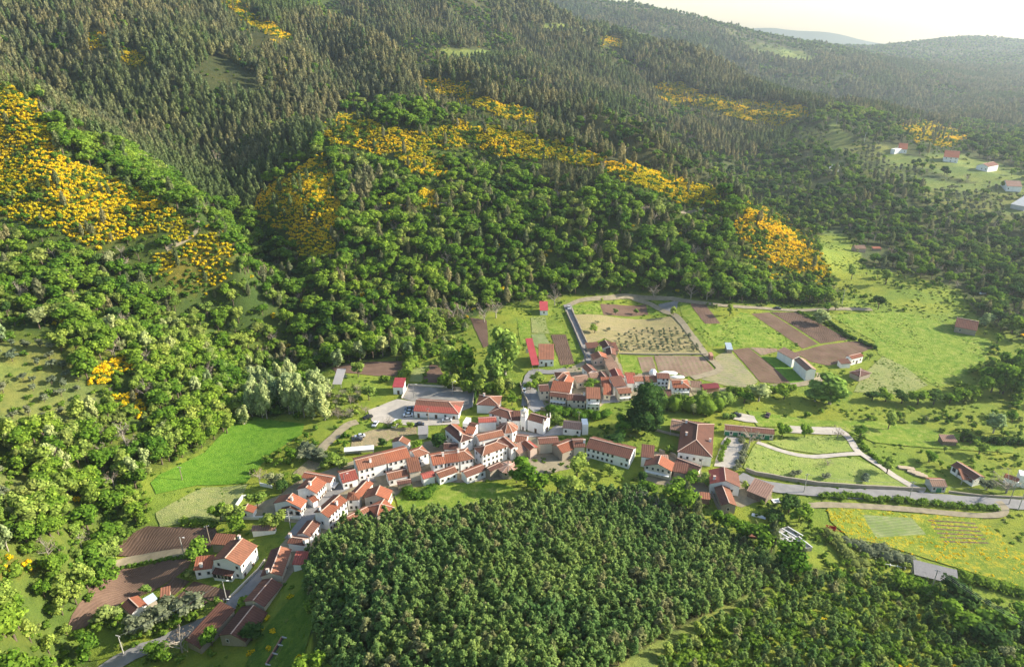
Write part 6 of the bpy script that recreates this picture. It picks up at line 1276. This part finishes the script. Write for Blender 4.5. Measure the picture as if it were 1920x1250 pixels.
# ------------------------------------------------------------ vehicles
CARC = {}
def car_meshes(col, van=False):
    key = (col, van)
    if key in CARC: return CARC[key]
    cm, nt, b = mat('car_paint'); b.inputs['Base Color'].default_value = (*col, 1); b.inputs['Roughness'].default_value = .3; b.inputs['Metallic'].default_value = .3
    prof = [(-2.1, .35), (-2.15, .75), (-1.95, .95), (-1.0, 1.0), (1.25, 1.05), (2.05, .9), (2.15, .6), (2.1, .35)] if not van else [(-2.4, .35), (-2.45, 1.0), (-1.7, 1.15), (1.0, 1.15), (2.3, 1.15), (2.4, .6), (2.35, .35)]
    def ext(pr, w0, w1=None):
        bm_ = bmesh.new(); w1 = w1 or [w0] * len(pr); l = [bm_.verts.new((x, -w, z)) for (x, z), w in zip(pr, w1)]; r_ = [bm_.verts.new((x, w, z)) for (x, z), w in zip(pr, w1)]
        bm_.faces.new(l); bm_.faces.new(r_[::-1])
        for i in range(len(pr)): j = (i + 1) % len(pr); bm_.faces.new((l[j], l[i], r_[i], r_[j]))
        bmesh.ops.recalc_face_normals(bm_, faces=bm_.faces); bmesh.ops.bevel(bm_, geom=bm_.edges[:], offset=.05, segments=1, affect='EDGES'); me = bpy.data.meshes.new('body'); bm_.to_mesh(me); bm_.free(); return me
    body = ext(prof, .86); body.materials.append(cm)
    cab = [(-1.15, 1.0), (-.55, 1.46), (.75, 1.5), (1.5, 1.03)] if not van else [(-1.75, 1.12), (-1.2, 1.85), (2.2, 1.95), (2.35, 1.12)]
    glass = ext(cab, .8, [.82, .66, .66, .8]); glass.materials.append(M['pane'])
    roof = ext([(cab[1][0] + .05, cab[1][1] + .0), (cab[1][0] + .1, cab[1][1] + .07), (cab[2][0] - .05, cab[2][1] + .07), (cab[2][0], cab[2][1])], .66); roof.materials.append(cm)
    bm_ = bmesh.new(); bmesh.ops.create_cone(bm_, segments=14, radius1=.32, radius2=.32, depth=.2, cap_ends=True, matrix=Matrix.Rotation(math.pi / 2, 4, 'X')); wh = bpy.data.meshes.new('wheel'); bm_.to_mesh(wh); bm_.free(); wh.materials.append(M['iron'])
    CARC[key] = (body, glass, roof, wh); return CARC[key]
def car(u, v, ang, col, label, van=False):
    x, y = wpt((u, v)); r_ = bpy.data.objects.new('parked_van' if van else 'parked_car', None); COL.objects.link(r_); r_.location = (x, y, zs(x, y) + .14); r_.rotation_euler = (0, 0, R(ang)); setp(r_, label, 'van' if van else 'car', 'vehicles parked around the village')
    b, g_, rf_, wh = car_meshes(col, van)
    for nm, me in (('body', b), ('windows', g_), ('roof', rf_)): o = bpy.data.objects.new(nm, me); COL.objects.link(o); o.parent = r_
    for sx in (-1.3, 1.35):
        for sy in (-.8, .8): o = bpy.data.objects.new('wheel', wh); COL.objects.link(o); o.parent = r_; o.location = (sx, sy, .32)
car(768, 769, 8, (.10, .13, .20), 'dark blue car parked topmost of three beside the hall'); car(767, 774, 8, (.35, .38, .42), 'silver car parked between two cars beside the hall'); car(765, 780, 8, (.8, .8, .8), 'white car parked lowest of three beside the hall')
car(838, 790, 5, (.55, .55, .56), 'silver car in front of the parish hall'); car(690, 784, 35, (.03, .03, .035), 'black car parked under the trees at the car park entrance'); car(704, 797, 80, (.8, .8, .8), 'white car parked alone facing the dry yard'); car(741, 798, 82, (.82, .82, .82), 'white van parked facing the dry yard', True)
car(786, 798, 5, (.05, .06, .09), 'dark car at the lower edge of the car park'); car(983, 735, 80, (.75, .76, .78), 'white van parked in the street above the church', True); car(1380, 780, 160, (.03, .03, .04), 'black car parked behind the stable'); car(1066, 579, 95, (.6, .6, .6), 'grey car at the top of the walled lane')
car(1457, 580, 175, (.06, .06, .08), 'dark car on the upper track'); car(1439, 781, 60, (.12, .07, .06), 'dark brown car left on the grass behind the stable'); car(675, 820, 20, (.70, .72, .75), 'pale car among scrap in the dry yard'); car(670, 826, 10, (.05, .05, .06), 'black car among scrap in the dry yard'); car(1842, 552, 10, (.75, .78, .8), 'white camper van in the far meadow', True)
def cart(u, v):
    x, y = wpt((u, v)); r_ = bpy.data.objects.new('farm_cart', None); COL.objects.link(r_); r_.location = (x, y, zs(x, y)); r_.rotation_euler = (0, 0, R(-20)); setp(r_, 'red farm cart at the edge of the flower meadow', 'cart'); cm = simple('red_paint', (.45, .03, .03), .5)
    for nm, (sx, sy, z0, z1, cx, cy) in {'bed': (3, 1.7, .6, .7, 0, 0), 'front_board': (.08, 1.7, .7, 1.3, 1.46, 0), 'tail_board': (.08, 1.7, .7, 1.3, -1.46, 0), 'side_board': (2.8, .08, .7, 1.3, 0, .8), 'other_side_board': (2.8, .08, .7, 1.3, 0, -.8), 'drawbar': (1.6, .1, .5, .6, 2.3, 0)}.items():
        b2 = bmesh.new(); obox(b2, (cx, cy), (1, 0), (0, 1), sx, sy, z0, z1); mesh_obj(nm, b2, cm, r_)
    for sy in (-1, 1): b2 = bmesh.new(); bmesh.ops.create_cone(b2, segments=14, radius1=.42, radius2=.42, depth=.2, cap_ends=True, matrix=Matrix.Translation((0, sy, .42)) @ Matrix.Rotation(math.pi / 2, 4, 'X')); mesh_obj('wheel', b2, M['iron'], r_)
cart(1557, 994)
# ------------------------------------------------------------ poles
def pole(u, v, h_, label, lamp=False, m='wood', arms=1):
    x, y = wpt((u, v)); r_ = bpy.data.objects.new('street_lamp' if lamp else 'utility_pole', None); COL.objects.link(r_); r_.location = (x, y, zs(x, y)); r_.rotation_euler = (0, 0, random.uniform(-.6, .6)); setp(r_, label, 'lamp post' if lamp else 'pole')
    b2 = bmesh.new(); bmesh.ops.create_cone(b2, segments=8, radius1=.17, radius2=.11, depth=h_ + 1, cap_ends=True, matrix=Matrix.Translation((0, 0, h_ / 2 - .5))); mesh_obj('post', b2, M[m], r_)
    if lamp:
        b2 = bmesh.new(); beam(b2, (0, 0, h_ - .3), (1.1, 0, h_), .08, .08); mesh_obj('arm', b2, M['metal'], r_); b2 = bmesh.new(); obox(b2, (1.35, 0), (1, 0), (0, 1), .7, .25, h_ - .05, h_ + .08); mesh_obj('lamp_head', b2, M['white'], r_)
    else:
        for k in range(arms):
            b2 = bmesh.new(); obox(b2, (0, 0), (1, 0), (0, 1), 1.5, .12, h_ - .5 - .8 * k, h_ - .38 - .8 * k); ar = mesh_obj('crossarm', b2, M['metal'], r_); b2 = bmesh.new()
            for t in (-.6, 0, .6): obox(b2, (t, 0), (1, 0), (0, 1), .1, .1, h_ - .38 - .8 * k, h_ - .18 - .8 * k)
            mesh_obj('insulator', b2, M['white'], ar)
    return Vector((x, y, zs(x, y) + h_ - .3))
pp = {}
for key, u, v, h_, lb, lp, m_ in [('a', 346, 1044, 8, 'pale lamp post between the two ploughed fields', True, 'concrete'), ('b', 394, 1017, 7, 'wooden pole at the corner of the upper ploughed field', False, 'wood'), ('c', 426, 1129, 8, 'concrete pole beside the lower street', True, 'concrete'), ('d', 423, 1142, 4, 'short lamp at the street edge', True, 'metal'),
    ('e', 232, 1226, 7, 'pole among the olives at the lower street', False, 'concrete'), ('f', 342, 900, 6, 'leaning pole in the lush green field', False, 'wood'), ('g', 647, 915, 6, 'lamp post in front of the brick red roof', True, 'metal'), ('h', 545, 990, 7, 'pole beside the villa gate', False, 'concrete'), ('i', 776, 746, 7, 'floodlight post at the near left corner of the court', True, 'metal'), ('j', 849, 742, 7, 'floodlight post in the middle of the court edge', True, 'metal'),
    ('k', 803, 788, 6, 'pole in front of the parish hall', False, 'wood'), ('l', 1507, 923, 8, 'utility pole on the road wall', False, 'concrete'), ('m', 1705, 933, 7, 'utility pole beside the road hedge', False, 'concrete'), ('n', 1891, 946, 9, 'lamp post at the road junction', True, 'metal'), ('o', 1909, 956, 9, 'utility pole nearest the picture edge on the road', False, 'concrete'), ('p', 1312, 893, 8, 'utility pole in front of the estate house', False, 'concrete'),
    ('q', 1578, 573, 10, 'utility pole at the toe of the hill', False, 'concrete'), ('r', 1773, 426 + 0, 9, 'pole on the far slope', False, 'concrete'), ('s', 1620, 268, 12, 'white pole above the olive grove', True, 'white'), ('t', 1568, 235, 14, 'power pole in the forest clearing', False, 'concrete'), ('u', 1554, 195, 22, 'tall power pylon on the far ridge', False, 'metal'), ('w', 1085, 795, 6, 'pole beside the pale red roof', False, 'wood')]:
    pp[key] = pole(u, v, h_, lb, lp, m_)
def wire(name, label, a, b, sag, off=(0, 0), r_=.03):
    V, F = [], []; n_ = 14; pt = [Vector((a.lerp(b, i / n_).x + off[0], a.lerp(b, i / n_).y + off[1], a.lerp(b, i / n_).z - 4 * sag * (i / n_) * (1 - i / n_))) for i in range(n_ + 1)]
    for p, q_ in zip(pt, pt[1:]): limb(V, F, p - a, q_ - a, r_, r_, 4)
    o = bpy.data.objects.new(name, tri_mesh(name, V, F, [M['metal']])); o.location = a; COL.objects.link(o); setp(o, label, 'cable'); return o
wire('power_cable', 'cable from the street pole towards the field barn', pp['c'], pp['e'], 1.2); wire('power_cable', 'cable between the two poles along the main road', pp['l'], pp['m'], 1.2); wire('power_cable', 'cable from the hedge pole to the junction pole', pp['m'], pp['o'], 1.2)
A0 = pz(1752, 1108, 6); B0 = Vector((150, 70, 40)); q_ = wpt((1752, 1108))
p0 = pole(1744, 1112, 9, 'utility pole behind the machine shed', False, 'concrete'); B0 = Vector((p0.x + 8, 80, 34))
for k in range(3): wire('power_cable', ['power cable sagging over the lower right bank, first', 'middle power cable sagging over the lower right bank', 'power cable over the lower right bank nearest the edge'][k], p0, B0, 1.0, ((k - 1) * .8, 0), .025)
# planks, benches, trough, tarpaulins
def box_thing(name, label, cat, crop, x, y, dims, ang, m, z0=0):
    wx, wy = wxy(crop, x, y); b2 = bmesh.new(); obox(b2, (0, 0), (1, 0), (0, 1), dims[0], dims[1], 0, dims[2]); bmesh.ops.bevel(b2, geom=b2.edges[:], offset=.04, segments=1, affect='EDGES'); o = mesh_obj(name, b2, m, loc=(wx, wy, zs(wx, wy) + z0)); o.rotation_euler = (0, 0, R(ang)); setp(o, label, cat); return o
pk = simple('sawn_planks', (.55, .43, .30), .85, .1, 2)
for i, (x, y, a) in enumerate([(1035,455,-12),(1062,460,-12),(1095,482,-25),(1120,492,-25),(1140,502,-25)]):
    wx, wy = wxy('C7', x, y); r_ = bpy.data.objects.new('plank_stack', None); COL.objects.link(r_); r_.location = (wx, wy, zs(wx, wy)); r_.rotation_euler = (0, 0, R(a))
    setp(r_, ['pale plank stack nearest the gravel track', 'second plank stack from the gravel track', 'middle plank stack beside the weedy garden', 'fourth plank stack, second from the garage', 'plank stack nearest the garage'][i], 'planks', 'stacks of sawn planks')
    for l in range(4):
        for k in range(3): b2 = bmesh.new(); obox(b2, (random.uniform(-.2, .2), (k - 1) * .62), (1, 0), (0, 1), 4.2, .5, .12 + l * .16, .24 + l * .16); mesh_obj('plank', b2, pk, r_)
wx, wy = wxy('C7', 950, 1058); r_ = bpy.data.objects.new('white_rail', None); COL.objects.link(r_); r_.location = (wx, wy, zs(wx, wy)); r_.rotation_euler = (0, 0, R(-18)); setp(r_, 'row of low white frames in the grass above the machine shed', 'fence')
for i in range(5): b2 = bmesh.new(); obox(b2, (-4 + i * 2, 0), (1, 0), (0, 1), .15, .9, 0, .8); mesh_obj('post', b2, M['white'], r_)
b2 = bmesh.new(); obox(b2, (0, 0), (1, 0), (0, 1), 8.2, .12, .6, .72); mesh_obj('rail', b2, M['white'], r_)
box_thing('white_sheet', 'white plastic sheet lying on the slope above the pens', 'sheet', 'C7', 140, 748, (4.5, 1.6, .15), -25, M['white']); box_thing('white_sheet', 'small white board beside the ramshackle barn', 'sheet', 'C7', 250, 655, (3.2, 2.0, .3), 10, M['white'])
box_thing('brick_pile', 'pile of red bricks at the edge of the plantation', 'bricks', 'C7', 90, 872, (4.5, 1.8, .7), -10, RM['m'])
t0, t1_ = Vector(wxy('C4', 1475, 1105)), Vector(wxy('C4', 1595, 905)); d = (t1_ - t0); ang = math.degrees(math.atan2(d.y, d.x)); r_ = bpy.data.objects.new('stone_trough', None); COL.objects.link(r_); c_ = (t0 + t1_) / 2; r_.location = (*c_, zs(*c_)); sl_ = math.atan2(zs(*t1_) - zs(*t0), d.length); r_.rotation_euler = (0, -sl_, R(ang)); setp(r_, 'long brick edged trough on the steep grass', 'trough')
for s_ in (-1, 1): b2 = bmesh.new(); obox(b2, (0, s_ * .9), (1, 0), (0, 1), d.length, .25, -.6, .7); mesh_obj('side_wall', b2, WM['e'], r_)
for f in (-.5, -.1, .22, .5): b2 = bmesh.new(); obox(b2, (f * d.length, 0), (1, 0), (0, 1), .3, 1.8, -.6, .7); mesh_obj('cross_wall', b2, M['concrete'], r_)
b2 = bmesh.new(); obox(b2, (0, 0), (1, 0), (0, 1), d.length, 1.7, -.8, .15); mesh_obj('floor_slab', b2, M['iron'], r_)
# rounded white covers behind the three storey block
for lb, (x, y), (sx, sy, sz) in (('rounded white plastic tunnel behind the three storey block', (1482, 462), (1.9, 2.6, 2.4)), ('long white tarpaulin heap beside the vineyard', (1610, 455), (4.5, 1.6, 1.0)), ('second white tarpaulin heap nearer the orange hip roof', (1690, 488), (3.5, 1.4, .8))):
    wx, wy = wxy('C2', x, y); b2 = bmesh.new(); bmesh.ops.create_uvsphere(b2, u_segments=20, v_segments=12, radius=1)
    for v_ in b2.verts: n_ = 1 + .12 * math.sin(v_.co.x * 7) * math.cos(v_.co.y * 5); v_.co = (v_.co.x * sx * n_, v_.co.y * sy * n_, max(v_.co.z, 0) * sz * n_)
    o = mesh_obj('white_cover', b2, M['white'], loc=(wx, wy, zs(wx, wy) - .05)); setp(o, lb, 'cover')
    for p in o.data.polygons: p.use_smooth = True
# terrace slope rocks and dead trunks
for u, v, h_ in [(178,205,13),(412,330,20),(178,830,9),(195,830,8),(490,520,12),(1130,330,12)]: T1(u, v, h_, h_ * .35, 'bare', 'bare white dead tree trunk standing above the green woodland', 'dead trunks above the woodland')

for i, (u, v, h_, w) in enumerate([(1838,742,12,11),(1858,735,14,12),(1880,738,16,13),(1902,742,17,13),(1918,735,17,13),(1890,712,15,12),(1912,700,15,12),(1862,712,12,11),(1820,748,8,10),(1800,752,7,9)]): T1(u, v, h_, w, 'oak', 'large dark green tree of the clump at the east end of the meadow', 'clump of large trees at the east end of the meadow')
for i, (u, v, h_, w) in enumerate([(1660,752,6,9),(1690,756,6,9),(1720,758,7,10),(1750,758,7,10),(1780,756,6,9),(1635,750,5,8)]): T1(u, v, h_, w, 'dark' if i % 2 else 'oak', 'rounded bush in the dark hedgerow across the wet meadow', 'dark hedgerow across the wet meadow')
# far mountain, almost lost in the haze
V = []; F = []
for i in range(41):
    u = 1290 + i * 11; prof = 52 + 2.5 * math.sin(i * .45) + abs(i - 15) ** 1.25 * .75
    for k, (yy, f) in enumerate(((5500, 0), (5700, 1), (5900, 0))): x_, _, z_ = py(u, prof, yy); V.append((x_, yy, z_ if f else -40))
    if i:
        for k in range(2): a = (i - 1) * 3 + k; F.append((a, a + 3, a + 4, a + 1))
mo = bpy.data.objects.new('mountains', tri_mesh('mountains', V, F, [simple('far_mountain', (.09, .11, .07), .95)])); COL.objects.link(mo); mo['kind'] = 'structure'
# ------------------------------------------------------------ air
hb = bmesh.new(); bmesh.ops.create_cube(hb, size=1)
hme = bpy.data.meshes.new('haze'); hb.to_mesh(hme); hb.free()
haze = bpy.data.objects.new('haze', hme); COL.objects.link(haze)
zl, zt = float(GZ.min()) - 12, max(float(GZ.max()), CAM_H) + 40
haze.scale = (14000, 6600, zt - zl); haze.location = (0, 2900, (zt + zl) / 2)
hm = bpy.data.materials.new('air'); hm.use_nodes = True; nt = hm.node_tree; nt.nodes.clear()
pv = nt.nodes.new('ShaderNodeVolumePrincipled'); pv.inputs['Color'].default_value = (.76, .88, 1, 1); pv.inputs['Density'].default_value = HAZE_D; pv.inputs['Anisotropy'].default_value = .5
ho = nt.nodes.new('ShaderNodeOutputMaterial'); nt.links.new(pv.outputs[0], ho.inputs['Volume']); hme.materials.append(hm)
haze['kind'] = 'stuff'; haze['label'] = 'thin pale blue haze filling the valley air'; haze['category'] = 'haze'
